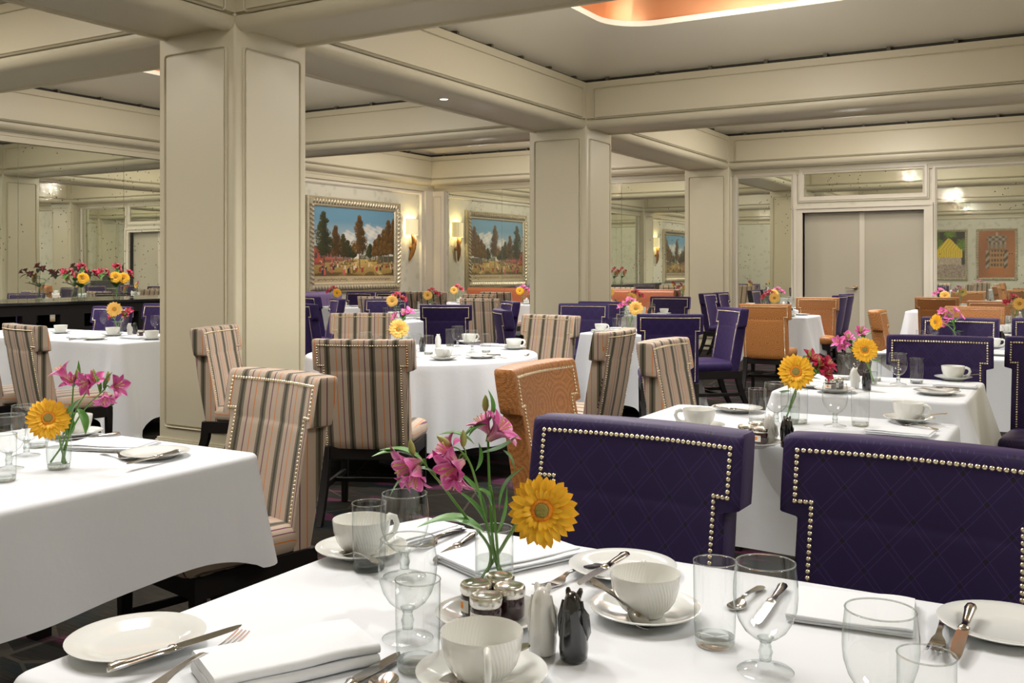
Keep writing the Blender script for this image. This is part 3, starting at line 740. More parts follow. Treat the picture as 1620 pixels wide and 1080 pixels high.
# ------------------------------------------------------------------ dining chairs
HB, HW, HN = .965, .268, .232
def chair_meshes(fab, pre):
    mt = M[fab]; out = {}
    def hwid(z): return HW if z > .80 else HN
    def yc(x, z):            # centre surface of the back: leaning and gently hollowed towards the sitter
        lean = .095*max(0, (HB-z)/(HB-.42))
        if z < .42: lean = .095
        return lean + .55*x*x
    zs = [.385, .40, .44, .55, .68, .775, .792, .7955, .803, .806, .83, .90, .945, .958, HB]
    hs = [HN, HN, HN, HN, HN, HN, HN, HN+.004, HW-.004, HW, HW, HW, HW, HW, HW-.004]
    th = [.030, .040, .045, .048, .048, .046, .045, .044, .044, .044, .046, .046, .045, .043, .037]
    ss = [-1, -.975, -.93, -.82, -.6, -.35, 0, .35, .6, .82, .93, .975, 1]; tk = [.86, .97, .99, 1.02, 1.05, 1.07, 1.08, 1.07, 1.05, 1.02, .99, .97, .86]
    loops = []
    for z, h, t in zip(zs, hs, th):
        f = [(h*s, yc(h*s, z)+t*k, z) for s, k in zip(ss, tk)]; b = [(h*s, yc(h*s, z)-t*k, z) for s, k in zip(ss, tk)]
        loops.append(f + list(reversed(b)))
    mb = MB().rings([list(reversed(l)) for l in loops], True, True)
    def uvf(co, nrm):
        return ((co.x + (co.y*1.0 if abs(nrm.x) > .6 else 0)), co.z + (co.y if abs(nrm.z) > .7 else 0))
    out['backrest'] = mb.mesh(pre + '_backrest', mt, 50, uvf)
    # nail trim, both faces
    dome_ = [(1, 0), (.86, .5), (.5, .86)]
    path = [(-HN+.028, .40), (-HN+.028, .828), (-HW+.030, .828), (-HW+.030, .935), (HW-.030, .935), (HW-.030, .828), (HN-.028, .828), (HN-.028, .40)]
    pts = []
    for (x0, z0), (x1, z1) in zip(path[:-1], path[1:]):
        L = math.hypot(x1-x0, z1-z0); k = max(1, round(L/.0131))
        for q in range(k): pts.append((x0+(x1-x0)*q/k, z0+(z1-z0)*q/k))
    r = .0062
    def surf(x, z, sgn):
        for i in range(len(zs)-1):
            if zs[i] <= z <= zs[i+1]: break
        f = (z-zs[i])/(zs[i+1]-zs[i]); ys_ = []
        for r_ in (i, i+1):
            s_ = max(-1, min(1, x/hs[r_]))
            for c in range(len(ss)-1):
                if ss[c] <= s_ <= ss[c+1]: break
            g = (s_-ss[c])/(ss[c+1]-ss[c]); col = [yc(hs[r_]*ss[k], zs[r_]) + sgn*th[r_]*tk[k] for k in (c, c+1)]
            ys_.append(col[0]+(col[1]-col[0])*g)
        return ys_[0]+(ys_[1]-ys_[0])*f
    for sgn in (1, -1):
        nb = MB()
        for x, z in pts:
            yb = surf(x, z, sgn)
            vs, n = [], 7
            for rr, hh in dome_:
                for a in range(n): vs.append((x + r*rr*cos(2*pi*a/n), yb + sgn*hh*r*.75, z + r*rr*sin(2*pi*a/n)))
            vs.append((x, yb + sgn*r*.75, z)); fs = []
            for l in range(2):
                for a in range(n):
                    q = (l*n+a, l*n+(a+1) % n, (l+1)*n+(a+1) % n, (l+1)*n+a); fs.append(q if sgn < 0 else tuple(reversed(q)))
            for a in range(n):
                q = (2*n+a, 2*n+(a+1) % n, 3*n); fs.append(q if sgn < 0 else tuple(reversed(q)))
            nb.add(vs, fs)
        out['nails%d' % sgn] = nb.mesh(pre + '_nailhead_trim', M['nail'], 60)
    # seat cushion
    sb = MB(); lev = [(.395, -.010), (.402, -.002), (.425, .006), (.455, .006), (.474, -.004), (.484, -.022), (.490, -.07), (.494, -.15)]
    rs = []
    for z, e in lev:
        w0, w1, y0, y1 = .232+e, .250+e, .115-min(0, e), .555+e
        o = rrect(1, 1, .12, 4); rs.append([((w0 + (w1-w0)*(p[1]+.5))*2*p[0], y0 + (y1-y0)*(p[1]+.5), z) for p in o])
    sb.rings(rs, True, True)
    out['seat'] = sb.mesh(pre + '_seat', mt, 60, lambda co, n: (co.x + (co.z-.45 if abs(n.x) > .6 else 0), co.y + co.z))
    return out
CH = {k: chair_meshes(k, k) for k in ('stripe', 'purple', 'orange')}
def frame_mesh():
    mb = MB()
    mb.box((-.232, .075, .325), (.232, .10, .398)).box((-.240, .50, .325), (.240, .525, .398))
    for s in (-1, 1):
        mb.rings([[(s*.212, .09, z), (s*.236, .09, z), (s*.244, .52, z), (s*.220, .52, z)][::s] for z in (.325, .398)], True, True)
    return bevel(mb.mesh('seat_frame', M['black'], 30), .003, 1)
def leg_front(s):
    mb = MB()
    mb.rings([[(s*.226+dx*w, .505+dy*w, z) for dx, dy in ((-1,-1),(1,-1),(1,1),(-1,1))] for z, w in ((0, .016), (.33, .021), (.396, .021))], True, True)
    return bevel(mb.mesh('leg', M['black'], 30), .003, 1)
def leg_rear(s):
    mb = MB()
    mb.rings([[(s*.214+dx*w, y+dy*w*1.25, z) for dx, dy in ((-1,-1),(1,-1),(1,1),(-1,1))] for z, w, y in ((0, .017, -.045), (.08, .018, .0), (.18, .020, .045), (.29, .021, .078), (.396, .022, .09))], True, True)
    return bevel(mb.mesh('leg', M['black'], 30), .003, 1)
CF = {'seat_frame': frame_mesh(), 'lf': [leg_front(s) for s in (-1, 1)], 'lr': [leg_rear(s) for s in (-1, 1)],
      'st': [bevel(MB().box((s*.222-.011, .06, .165), (s*.222+.011, .505, .195)).mesh('stretcher', M['black'], 30), .003, 1) for s in (-1, 1)],
      'sx': bevel(MB().box((-.222, .26, .168), (.222, .285, .192)).mesh('stretcher', M['black'], 30), .003, 1)}
FABN = {'s': 'stripe', 'p': 'purple', 'o': 'orange'}
CHN = {'s': 'striped', 'p': 'purple', 'o': 'amber'}
def chair(fab, x, y, rz, label, group=None):
    f = FABN[fab]
    t = thing('dining_chair', label, 'chair', (x, y, 0), R(rz), group or {'s': 'striped dining chairs', 'p': 'purple dining chairs', 'o': 'amber dining chairs'}[fab])
    b = link('backrest', CH[f]['backrest'], t); [tag(link('nailhead_trim', CH[f]['nails%d' % q], b), 'row of brass nailheads') for q in (1, -1)]
    link('seat', CH[f]['seat'], t); link('seat_frame', CF['seat_frame'], t)['label'] = 'black wooden frame'
    for m in CF['lf'] + CF['lr']: link('leg', m, t)
    for m in CF['st'] + [CF['sx']]: link('stretcher', m, t)
    return t
CHAIRS = [
 ('p', -.91, 2.20, 178, 'large purple chair tucked in at the front table, left of the two nearest'),
 ('p', -.30, 2.23, 177, 'large purple chair at the front table, cut by the right edge'),
 ('p', -.69, 5.86, -176, 'purple chair tucked under the far side of the second right-hand table'),
 ('p', -.10, 6.00, 176, 'purple chair at the right edge, level with the second right-hand table'),
 ('p', -.81, 8.15, 176, 'purple chair behind a vase of pink lilies seen side-on to a gerbera'),
 ('p', -.20, 8.30, 178, 'purple chair at the right edge behind the large pale gerbera'),
 ('p', -2.84, 9.07, 132, 'turned purple chair showing its seat, left of the amber chair in the middle distance'),
 ('s', -6.08, 3.94, -12, 'striped chair seen from behind at the left edge, right of its cut-off neighbour'),
 ('s', -6.63, 3.90, -6, 'striped chair cut off by the left edge of the photo'),
 ('p', -8.25, 6.38, 178, 'purple chair behind the red and yellow flowers on the long left table'),
 ('p', -8.45, 7.15, 178, 'purple chair half hidden by the left side of the big column'),
 ('s', -2.455, 2.63, 169, 'large striped chair with its front turned to the left-hand table'),
 ('s', -4.83, 4.43, -68, 'striped chair standing against the foot of the big column'),
 ('s', -3.24, 4.00, 25, 'striped chair seen from behind at the near side of the round table'),
 ('s', -5.22, 6.46, -146, 'striped chair facing us on the far left side of the round table'),
 ('p', -5.69, 8.38, 28, 'purple chair seen from behind beyond the round table'),
 ('s', -3.67, 6.95, 170, 'striped chair facing us at the far right of the round table'),
 ('p', -4.60, 7.63, -50, 'dark purple chair turned away, in front of another purple chair left of the second column'),
 ('p', -5.60, 9.62, 136, 'purple chair turned towards us at the left side of the second column'),
 ('s', -6.55, 10.40, 12, 'tall striped chair seen from behind between purple chairs, left of the second column'),
 ('s', -8.17, 13.43, 2, 'striped chair in front of the tan bench, rightmost of the far row'),
 ('s', -9.18, 13.10, 2, 'striped chair before the tan bench, second of the far row'),
 ('s', -9.74, 13.08, 0, 'striped chair leftmost of the far row, below the wall lamp'),
 ('s', -7.62, 12.15, 178, 'pale striped chair facing us behind the far wine glasses'),
 ('s', -6.92, 12.80, 3, 'striped chair at the left edge of the second column, before the far mirror'),
 ('p', -10.05, 12.42, 178, 'purple chair below the large landscape, left of two'),
 ('p', -9.46, 12.44, 178, 'purple chair below the large landscape, right of two'),
 ('p', -7.50, 9.75, -152, 'dark purple chair behind the white cup and the yellow gerbera beyond the round table'),
 ('s', -8.28, 10.45, 0, 'striped chair half hidden behind a dark purple chair under the landscape'),
 ('p', -7.97, 9.43, 142, 'purple chair seen edge-on in front of the far table below the landscape'),
 ('p', -9.11, 10.10, -28, 'dark purple chair at the right edge of the big column, farther of two'),
 ('p', -7.23, 7.91, -26, 'dark purple chair at the right edge of the big column, nearer of two'),
 ('p', -4.62, 9.45, -166, 'wide purple chair facing us before the second column'),
 ('p', -4.72, 10.12, -176, 'purple chair just visible behind another at the foot of the second column'),
 ('p', -4.80, 12.46, -172, 'purple chair facing us right of the second column'),
 ('p', -2.91, 7.53, 24, 'dark purple chair with its back to us behind the pale striped chair'),
 ('p', -5.02, 14.45, -92, 'purple chair facing the doors beside the far engaged column, nearer of two'),
 ('p', -5.02, 15.10, -90, 'purple chair facing the doors beside the far engaged column, farther of two'),
 ('o', -2.91, 10.23, 4, 'amber chair with its back to us showing ring pattern, in the aisle'),
 ('o', -3.00, 13.06, -178, 'amber chair facing us behind a white square table before the doors'),
 ('p', -2.96, 14.35, 88, 'purple chair in side view before the double doors, nearer of two'),
 ('p', -3.03, 15.15, 86, 'purple chair in side view before the double doors, farther of two'),
 ('o', -1.62, 9.15, -86, 'amber chair turned to the right in front of the doors'),
 ('o', -1.68, 13.91, -3, 'dark amber chair with its back to us, beside a hanging white cloth'),
 ('o', -.93, 10.66, 178, 'amber chair behind the pink lilies on the right'),
 ('o', -.91, 12.60, 176, 'amber chair behind the red flowers and pale gerbera on the right'),
 ('o', -1.875, 3.33, -88, 'amber chair in the middle foreground, behind the vase of lilies'),
 ('s', -2.405, 5.42, 94, 'striped chair turned sideways to the round table, hollow back'),
 ('s', -1.92, 4.775, -90, 'pale striped chair turned to the right, in the middle of the photo'),
]
for c in CHAIRS: chair(*c)

# ------------------------------------------------------------------ tables and cloths
def cloth_mesh(name, outline, nrm, q, drop, ztop, seed, flare=.05, cflare=.10, cdrop=.34, fold=.012, cfold=.045, rim=.018):
    rnd = random.Random(seed); n = len(outline); ph = [rnd.random()*6.28 for _ in range(4)]
    cx = sum(p[0] for p in outline)/n; cy = sum(p[1] for p in outline)/n
    per = [0]
    for i in range(n): per.append(per[-1] + math.hypot(outline[(i+1) % n][0]-outline[i][0], outline[(i+1) % n][1]-outline[i][1]))
    mb = MB(); rs = []
    for s in (.02, .4, .8, .96): rs.append([(cx+(p[0]-cx)*s, cy+(p[1]-cy)*s, ztop + .0012*sin(9*p[0]*s+ph[0])*cos(8*p[1]*s+ph[1])) for p in outline])
    for k in range(5):
        a = R(90*k/4); rs.append([(p[0]+m[0]*(rim*sin(a)-rim), p[1]+m[1]*(rim*sin(a)-rim), ztop-rim+rim*cos(a)) for p, m in zip(outline, nrm)])
    H = 14
    for k in range(1, H+1):
        s = k/H; ring = []
        for i, (p, m) in enumerate(zip(outline, nrm)):
            t = per[i]; L = drop*(1+cdrop*q[i]) + .012*sin(t*5.1+ph[2])
            o = flare*s**1.2 + cflare*q[i]*s
            o += fold*s*(1-q[i])*(sin(t*11+ph[3]) + .6*sin(t*19+ph[0])) + cfold*s*q[i]*sin(t*2*pi/.17+ph[1])
            z = ztop - rim - (L-rim)*s
            ring.append((p[0]+m[0]*o, p[1]+m[1]*o, max(.012, z)))
        rs.append(ring)
    mb.rings(rs, True, False)
    return mb.mesh(name, M['cloth'], 60)
def rect_outline(x0, x1, y0, y1, r=.035, step=.03):
    pts, nr = [], []
    cs = ((x1-r, y1-r, 0), (x0+r, y1-r, 90), (x0+r, y0+r, 180), (x1-r, y0+r, 270))
    for i, (cx, cy, a0) in enumerate(cs):
        for k in range(7):
            a = R(a0+90*k/6); pts.append((cx+r*cos(a), cy+r*sin(a))); nr.append((cos(a), sin(a)))
        nx = cs[(i+1) % 4]; a = R(a0+90); p = pts[-1]; e = (nx[0]+r*cos(a), nx[1]+r*sin(a))
        L = math.hypot(e[0]-p[0], e[1]-p[1]); k = int(L/step)
        for j in range(1, k): pts.append((p[0]+(e[0]-p[0])*j/k, p[1]+(e[1]-p[1])*j/k)); nr.append((cos(a), sin(a)))
    q = []
    for x, y in pts:
        d = min(math.hypot(x-a, y-b) for a in (x0, x1) for b in (y0, y1)); q.append(math.exp(-(d/.13)**2))
    return pts, nr, q
TZ = .750          # top of the cloths
def table_rect(x0, x1, y0, y1, drop, phrase, seed, legs='four', **kw):
    rt = thing('dining_table', 'cloth-covered dining table: ' + phrase, 'table', ((x0+x1)/2, (y0+y1)/2, 0), 0, 'cloth-covered tables')
    w, d = (x1-x0)/2-.02, (y1-y0)/2-.02
    bevel(MB().box((-w, -d, .705), (w, d, TZ-.004)).obj('tabletop', M['black'], rt, smooth=30).data, .006, 2)
    for sx in (-1, 1):
        for sy in (-1, 1):
            if legs == 'four': MB().box((sx*(w-.06)-.03, sy*(d-.06)-.03, 0), (sx*(w-.06)+.03, sy*(d-.06)+.03, .705)).obj('leg', M['black'], rt, smooth=0)
    if legs != 'four':
        MB().lathe([(.0, 0), (.20, 0), (.20, .015), (.06, .035), (.04, .06), (.04, .66), (.12, .705), (0, .705)], 24).obj('pedestal', M['black'], rt)
    o, nr, q = rect_outline(x0, x1, y0, y1)
    c = link('tablecloth', cloth_mesh('tablecloth', o, nr, q, drop, TZ, seed, **kw))
    tag(c, 'white tablecloth draped over the ' + phrase, 'tablecloth', 'white tablecloths'); return rt
def table_round(cx, cy, r, drop, phrase, seed):
    rt = thing('round_table', 'round cloth-covered dining table: ' + phrase, 'table', (cx, cy, 0), 0, 'cloth-covered tables')
    MB().lathe([(0, .715), (r-.03, .715), (r-.02, .725), (r-.02, TZ-.005), (0, TZ-.005)], 48).obj('tabletop', M['black'], rt)
    MB().lathe([(.0, 0), (.30, 0), (.30, .015), (.07, .035), (.045, .06), (.045, .66), (.14, .715), (0, .715)], 24).obj('pedestal', M['black'], rt)
    n = 168; o = [(cx+r*cos(2*pi*i/n), cy+r*sin(2*pi*i/n)) for i in range(n)]; nr = [(cos(2*pi*i/n), sin(2*pi*i/n)) for i in range(n)]
    me = cloth_mesh('tablecloth', o, nr, [.42+.2*sin(i*2*pi/n*3) for i in range(n)], drop, TZ, seed, flare=.02, cflare=.03, cdrop=0, cfold=.05, fold=.02)
    tag(link('tablecloth', me), 'white tablecloth hanging in folds from the ' + phrase, 'tablecloth', 'white tablecloths'); return rt
TB = {
 'front': (-1.335, .36, .84, 1.86, .36, 'front table', 1),
 'left': (-3.35, -2.25, .95, 2.28, .30, 'left-hand table with the single gerbera', 2),
 'long': (-8.95, -6.50, 5.08, 6.05, .60, 'long console-side table', 3),
 'square': (-4.0, -3.20, 8.05, 8.86, .62, 'square table among purple chairs', 4),
 'mid': (-1.52, -.40, 3.27, 4.02, .37, 'first right-hand table', 5),
 'mid2': (-1.30, -.44, 4.66, 5.58, .40, 'second right-hand table', 6),
 'mid3': (-1.26, .45, 7.05, 7.85, .45, 'third right-hand table', 7),
 'right4': (-1.25, .40, 9.30, 10.05, .45, 'fourth right-hand table', 8),
 'right5': (-1.45, .35, 11.25, 12.0, .45, 'fifth right-hand table', 9),
 'right6': (-2.15, -.75, 14.45, 15.2, .45, 'table before the wide mirror', 10),
 'door': (-3.75, -2.88, 11.92, 12.70, .45, 'square table before the double doors', 11),
 'doorfar': (-4.45, -3.50, 14.2, 15.2, .45, 'far table beside the doors', 12),
 'col2': (-5.35, -4.55, 11.34, 12.05, .45, 'table beside the second column', 13),
 'paint': (-10.38, -9.62, 11.35, 12.05, .50, 'table below the large landscape', 14),
 'beyond': (-7.35, -6.42, 8.70, 9.45, .55, 'table beyond the round table', 15),
 'stripes': (-8.45, -7.55, 10.95, 11.65, .5, 'table before the pale striped chair', 16),
 'bench1': (-9.85, -8.95, 13.85, 14.55, .5, 'corner bench table', 17),
 'bench2': (-8.65, -7.75, 14.05, 14.75, .5, 'middle bench table', 18),
 'bench3': (-7.05, -6.15, 13.95, 14.65, .5, 'right-hand bench table', 19),
}
for k, (x0, x1, y0, y1, drop, ph, sd) in TB.items():
    kw = {}
    if k in ('front', 'left', 'mid'): kw = dict(fold=.005, flare=.02, cflare=.03, cfold=.02, cdrop=.16)
    table_rect(x0, x1, y0, y1, drop, ph, sd, 'four' if k in ('left', 'long', 'front', 'mid') else 'ped', **kw)
table_round(-3.97, 5.56, .80, .53, 'round table beside the big column', 20)

# ------------------------------------------------------------------ console along the left mirror, benches, piano
def console():
    rt = thing('console_table', 'long black console table under the left-hand mirrors', 'console table', (-10.75, 7.99, 0))
    L = 2.30
    bevel(MB().box((-.37, -L, .915), (.36, L, .95)).obj('top', M['lacquer'], rt, smooth=30).data, .004, 1)
    MB().box((-.34, -L+.03, .80), (.34, L-.03, .915)).obj('apron', M['black'], rt, smooth=0)
    ys = [-L+.09 + (2*L-.18)*k/8 for k in range(9)]
    for k, y in enumerate(ys):
        w = .085 if k % 2 == 0 else .16
        MB().box((.24, y-w, 0), (.34, y+w, .80)).obj('leg', M['black'], rt, smooth=0)
    MB().box((.25, -L+.05, .56), (.33, L-.05, .64)).obj('rail', M['black'], rt, smooth=0)
    MB().box((.26, -L+.05, .10), (.32, L-.05, .56)).obj('lower_panel', M['black'], rt, smooth=0)
console()
def bench(name, p0, U, L, mat, label, h=.985, seats=5):
    """upholstered bench whose back runs along U; faces Z x U"""
    U = Vector(U); F = U.cross(Vector((0,0,1))); rt = thing(name, label, 'bench', p0)
    q = lambda u, f, z: tuple(U*u + F*f + Vector((0,0,z)))
    def ext(prof, u0, u1): return MB().rings([[q(u, f, z) for f, z in prof] for u in (u0, u0+.012, u1-.012, u1)], True, True)
    back = [(0, .42), (.17, .42), (.15, .60), (.12, .82), (.13, h-.06), (.105, h-.015), (.06, h), (.02, h-.015), (0, h-.06)]
    for k in range(seats):
        ext(back, L*k/seats+.002, L*(k+1)/seats-.002).obj('back_cushion', mat, rt, smooth=50)
        ext([(.17, .36), (.60, .36), (.63, .40), (.62, .45), (.55, .48), (.17, .475)], L*k/seats+.002, L*(k+1)/seats-.002).obj('seat_cushion', mat, rt, smooth=50)
    b = ext([(0, .0), (.58, .0), (.58, .36), (0, .36)], .02, L-.02).obj('base', M['black'], rt, smooth=0)
    return rt
bench('bench_seat', (-10.25, WF-.06, 0), (1,0,0), 4.2, M['banq'], 'tan leather bench along the far wall under the mirrors')
bench('bench_seat', (WL+.06, 11.25, 0), (0,1,0), 1.75, M['purplebanq'], 'lavender upholstered bench against the left wall below the landscape', .96, 3)
def piano():
    rt = thing('grand_piano', 'black grand piano with raised lid, seen only in the left-hand mirror', 'piano', (2.9, 12.6, 0), R(200))
    out = [(-.74, -.05), (.74, -.05), (.75, .25), (.74, .75), (.62, 1.15), (.40, 1.40), (.12, 1.55), (-.20, 1.62), (-.50, 1.60), (-.68, 1.48), (-.74, 1.25)]
    bevel(MB().rings([[(x, y, z) for x, y in out] for z in (.68, .98)], True, True).obj('case', M['lacquer'], rt, smooth=30).data, .008, 2)
    MB().box((-.72, -.30, .66), (.72, -.05, .74)).obj('keybed', M['lacquer'], rt, smooth=0)
    MB().box((-.62, -.27, .742), (.62, -.12, .757)).obj('keyboard', M['china'], rt, smooth=0)
    lid = MB().rings([[(x, y, z) for x, y in out[2:]] for z in (0, .022)], True, True)
    l = lid.obj('lid', M['lacquer'], rt, smooth=30); l.location = (-.74, 0, .985); l.rotation_euler = (0, R(-38), 0)
    for v in l.data.vertices: v.co.x += .74
    MB().tube([(.5, .7, .98), (.44, .7, 1.75)], .012).obj('lid_prop', M['lacquer'], rt)
    MB().box((-.36, -.02, .985), (.36, .0, 1.18)).obj('music_stand', M['lacquer'], rt, smooth=0)
    for x, y in ((-.62, .05), (.62, .05), (-.35, 1.42)): MB().lathe([(0, 0), (.03, 0), (.04, .08), (.05, .3), (.08, .62), (.08, .68), (0, .68)], 14, x, y).obj('leg', M['lacquer'], rt)
    MB().box((-.12, .05, .05), (.12, .12, .68)).obj('pedal_lyre', M['lacquer'], rt, smooth=0)
piano()
# ------------------------------------------------------------------ tableware prototypes (base at z = 0)
def fixn(me):
    b = bmesh.new(); b.from_mesh(me); bmesh.ops.recalc_face_normals(b, faces=b.faces); b.to_mesh(me); b.free(); return me
def lm(name, prof, mat, n=32, smooth=50): return fixn(MB().lathe(prof, n).mesh(name, mat, smooth))
CR = .059
cup_prof = [(0, .004), (.026, .004), (.027, 0), (.030, 0), (.031, .004), (.041, .012), (.050, .025), (.056, .045), (.0585, .066), (.0578, .0685), (.0562, .066), (.0535, .045), (.047, .026), (.037, .014), (.0, .010)]
hm = MB(); hm.tube([(.0580, 0, .059), (.066, 0, .063), (.080, 0, .058), (.085, 0, .044), (.078, 0, .028), (.062, 0, .019), (.0480, 0, .0205)], [.0045, .0055, .005, .005, .005, .0052, .0048], 10, squash=1.35)
saucer_prof = [(0, .004), (.030, .004), (.034, .0), (.046, .0), (.052, .004), (.078, .013), (.092, .019), (.0925, .021), (.090, .0215), (.076, .0165), (.056, .009), (.040, .0075), (.034, .0055), (0, .0055)]
plate_prof = [(0, .003), (.050, .003), (.054, 0), (.060, 0), (.064, .003), (.078, .010), (.102, .016), (.103, .0175), (.101, .018), (.077, .0135), (.064, .007), (.056, .0055), (0, .0055)]
def knife_meshes():
    h = MB(); rs = []
    for x, w, t in ((0, .003, .003), (.003, .008, .006), (.015, .0095, .007), (.03, .008, .006), (.07, .0065, .0055), (.092, .006, .005), (.096, .009, .006), (.102, .009, .006), (.106, .006, .004)):
        rs.append([(x, w*cos(a*pi/4), t + t*sin(a*pi/4)*.9) for a in range(8)])
    h.rings(rs, True, True)
    b = MB(); rs = []
    for x, w0, w1, t in ((.105, -.006, .006, .0016), (.112, -.0095, .009, .0014), (.16, -.010, .0095, .0012), (.195, -.008, .0095, .001), (.212, -.001, .0085, .0008), (.219, .005, .0065, .0005)):
        rs.append([(x, w0, .006-t*.2), (x, w1, .006-t), (x, w1, .006+t), (x, w0, .006+t*.2)])
    b.rings(rs, True, True)
    return fixn(h.mesh('handle', M['steel'], 50)), fixn(b.mesh('blade', M['steel'], 30))
def strip(path, thick=.0011):
    """flat metal strip: (x, half width, z)"""
    return MB().rings([[(x, -w, z-thick), (x, w, z-thick), (x, w*.9, z+thick), (x, -w*.9, z+thick)] for x, w, z in path], True, True)
HND = [(0, .004, .004), (.006, .0095, .0045), (.02, .0105, .005), (.045, .0065, .009), (.08, .0042, .012), (.105, .0040, .012)]
def fork_mesh():
    m = strip(HND + [(.118, .0055, .008), (.127, .011, .004), (.138, .0125, .002), (.148, .0125, .0015)])
    for k in range(4):
        y = -.0105 + .007*k
        m.rings([[(x, y-w, z-.0009), (x, y+w, z-.0009), (x, y+w, z+.0009), (x, y-w, z+.0009)] for x, w, z in ((.146, .0021, .0015), (.165, .0019, .003), (.185, .0017, .007), (.198, .0010, .011))], True, True)
    return fixn(m.mesh('dinner_fork', M['steel'], 40))
def spoon_mesh(s=1.):
    m = strip([(x*s, w*s, z*s) for x, w, z in HND + [(.115, .005, .009)]])
    rs = []
    for k in range(11):
        t = k/10; x = (.112 + .058*t)*s; w = .0195*s*sin(pi*min(1, max(.06, t*.97+.02)))**.6*(.82+.25*t)
        rs.append([(x, w*q, s*(.009 - .006*min(1, t*3)) + s*.007*(q*q-1)*sin(pi*t) + .0015) for q in (-1, -.75, -.5, -.25, 0, .25, .5, .75, 1)])
    rs2 = [[(x, y, z-.0012) for x, y, z in reversed(r)] for r in rs]
    m.rings([a + b for a, b in zip(rs, rs2)], True, True)
    return fixn(m.mesh('spoon', M['steel'], 50))
def napkin_mesh(L, W, seed, puff=0., layers=4):
    rnd = random.Random(seed); m = MB(); z = .001
    for k in range(layers):
        t = .0030 + puff; dx, dy = rnd.uniform(-.006, .006), rnd.uniform(-.006, .006)
        rs = []
        nx = 16
        for i in range(nx+1):
            x = -L/2 + L*i/nx + dx; ww = W/2 - .001*k; wav = .0009*sin(i*.7+k+seed) + (.0022*sin(i*.33+seed*2) if k == layers-1 else 0); ww -= .004*k/layers*(1+sin(i*.25+k))
            n2 = 8; top = []
            for j in range(n2+1):
                a = -pi/2 + pi*j/n2; top.append((x, ww + dy + (t/2)*cos(a) + .0025*sin(i*.5+k), z + t/2 + (t/2)*sin(a) + max(0, wav)))
            bot = []
            for j in range(n2+1):
                a = pi/2 + pi*j/n2; bot.append((x, -ww + dy + (t/2)*cos(a), z + t/2 + (t/2)*sin(a) + max(0, wav)))
            rs.append(top + bot)
        m.rings(rs, True, True); z += t + .0004
    return fixn(m.mesh('folded_napkin', M['napkin'], 60))
def tor(r, z, t, n=32):
    return MB().lathe([(r + t*cos(2*pi*k/6), z + t*sin(2*pi*k/6)) for k in range(7)], n)
def shaker_mesh(mat):
    m = MB(); rs = []; n = 28
    # outline seen from the side: leans forward (x), shoulder hump at the back, two ear nubs
    lev = [(0, .017, .016, -.002), (.004, .021, .020, -.002), (.018, .0245, .021, -.003), (.035, .025, .020, -.002), (.055, .0235, .018, .001), (.072, .021, .016, .004), (.086, .017, .013, .006), (.096, .011, .009, .008), (.101, .004, .004, .009)]
    for k, (z, rx, ry, cx) in enumerate(lev):
        ring = []
        for j in range(n):
            a = 2*pi*j/n; g = 1 + (.045*sin(a*11) if .02 < z < .09 and cos(a) > -.2 else 0)
            ring.append((cx + rx*g*cos(a), ry*g*sin(a), z))
        rs.append(ring)
    m.rings(rs, True, True)
    for s in (-1, 1):                                   # folded wings with ribs, ear nubs
        for w in range(4):
            m.tube([(.006-.004*w, s*(.0135-.001*w), .088-.004*w), (.012-.008*w, s*.0175, .062), (-.002-.006*w, s*.0190, .034), (-.016-.002*w, s*.014, .014+.004*w)], [.002, .0036, .0034, .0014], 6)
        m.tube([(-.002, s*.006, .090), (-.007, s*.009, .098), (-.008, s*.0095, .102)], [.0055, .0042, .0022], 7)
        m.merge(tor(.0048, 0, .0014, 12), Matrix.Translation((-.018, s*.010, .060)) @ Matrix.Rotation(R(-80), 4, 'Y'))
        for q in range(3):
            m.merge(tor(.0036, 0, .0012, 10), Matrix.Translation((-.0245+.004*q*.3, s*.006, .042-.012*q)) @ Matrix.Rotation(R(-88), 4, 'Y'))
    return fixn(m.mesh('shaker_body', mat, 60))
goblet_bowl = [(.008, .046), (.018, .050), (.030, .060), (.039, .075), (.0445, .093), (.0460, .110), (.0455, .128), (.0435, .146), (.0422, .157)]
goblet_base = [(0, .046), (.0085, .047), (.012, .050), (.010, .046), (.0075, .041), (.0088, .034), (.0105, .029), (.009, .024), (.0085, .016), (.013, .009), (.026, .0055), (.038, .0035), (.0405, .0018), (.039, 0), (0, 0)]
tumb_wall = [(.0305, .012), (.0315, .03), (.0325, .07), (.033, .128)]
tumb_base = [(0, .0), (.028, 0), (.0303, .004), (.0305, .013), (.024, .0115), (0, .010)]
vase_wall = [(.031, .010), (.0335, .022), (.0345, .05), (.0345, .09), (.0335, .115)]
vase_base = [(0, 0), (.027, 0), (.031, .004), (.031, .012), (.022, .010), (0, .009)]
PR = {}
PR['cup'] = ('coffee_cup', [('body', lm('body', cup_prof, M['cup'], 48), []), ('handle', fixn(hm.mesh('handle', M['china'], 60)), [])])
PR['saucer'] = ('saucer', lm('saucer', saucer_prof, M['china'], 40))
PR['plate'] = ('bread_plate', lm('bread_plate', plate_prof, M['china'], 44))
kh, kb = knife_meshes()
PR['knife'] = ('table_knife', [('handle', kh, []), ('blade', kb, [])])
PR['fork'] = ('dinner_fork', fork_mesh()); PR['spoon'] = ('teaspoon', spoon_mesh(.86)); PR['bigspoon'] = ('soup_spoon', spoon_mesh(1.15))
PR['napkin'] = ('folded_napkin', napkin_mesh(.215, .125, 3)); PR['sqnapkin'] = ('folded_napkin', napkin_mesh(.195, .165, 8, .0012, 3)); PR['rollnapkin'] = ('folded_napkin', napkin_mesh(.24, .115, 5, .0115, 2))
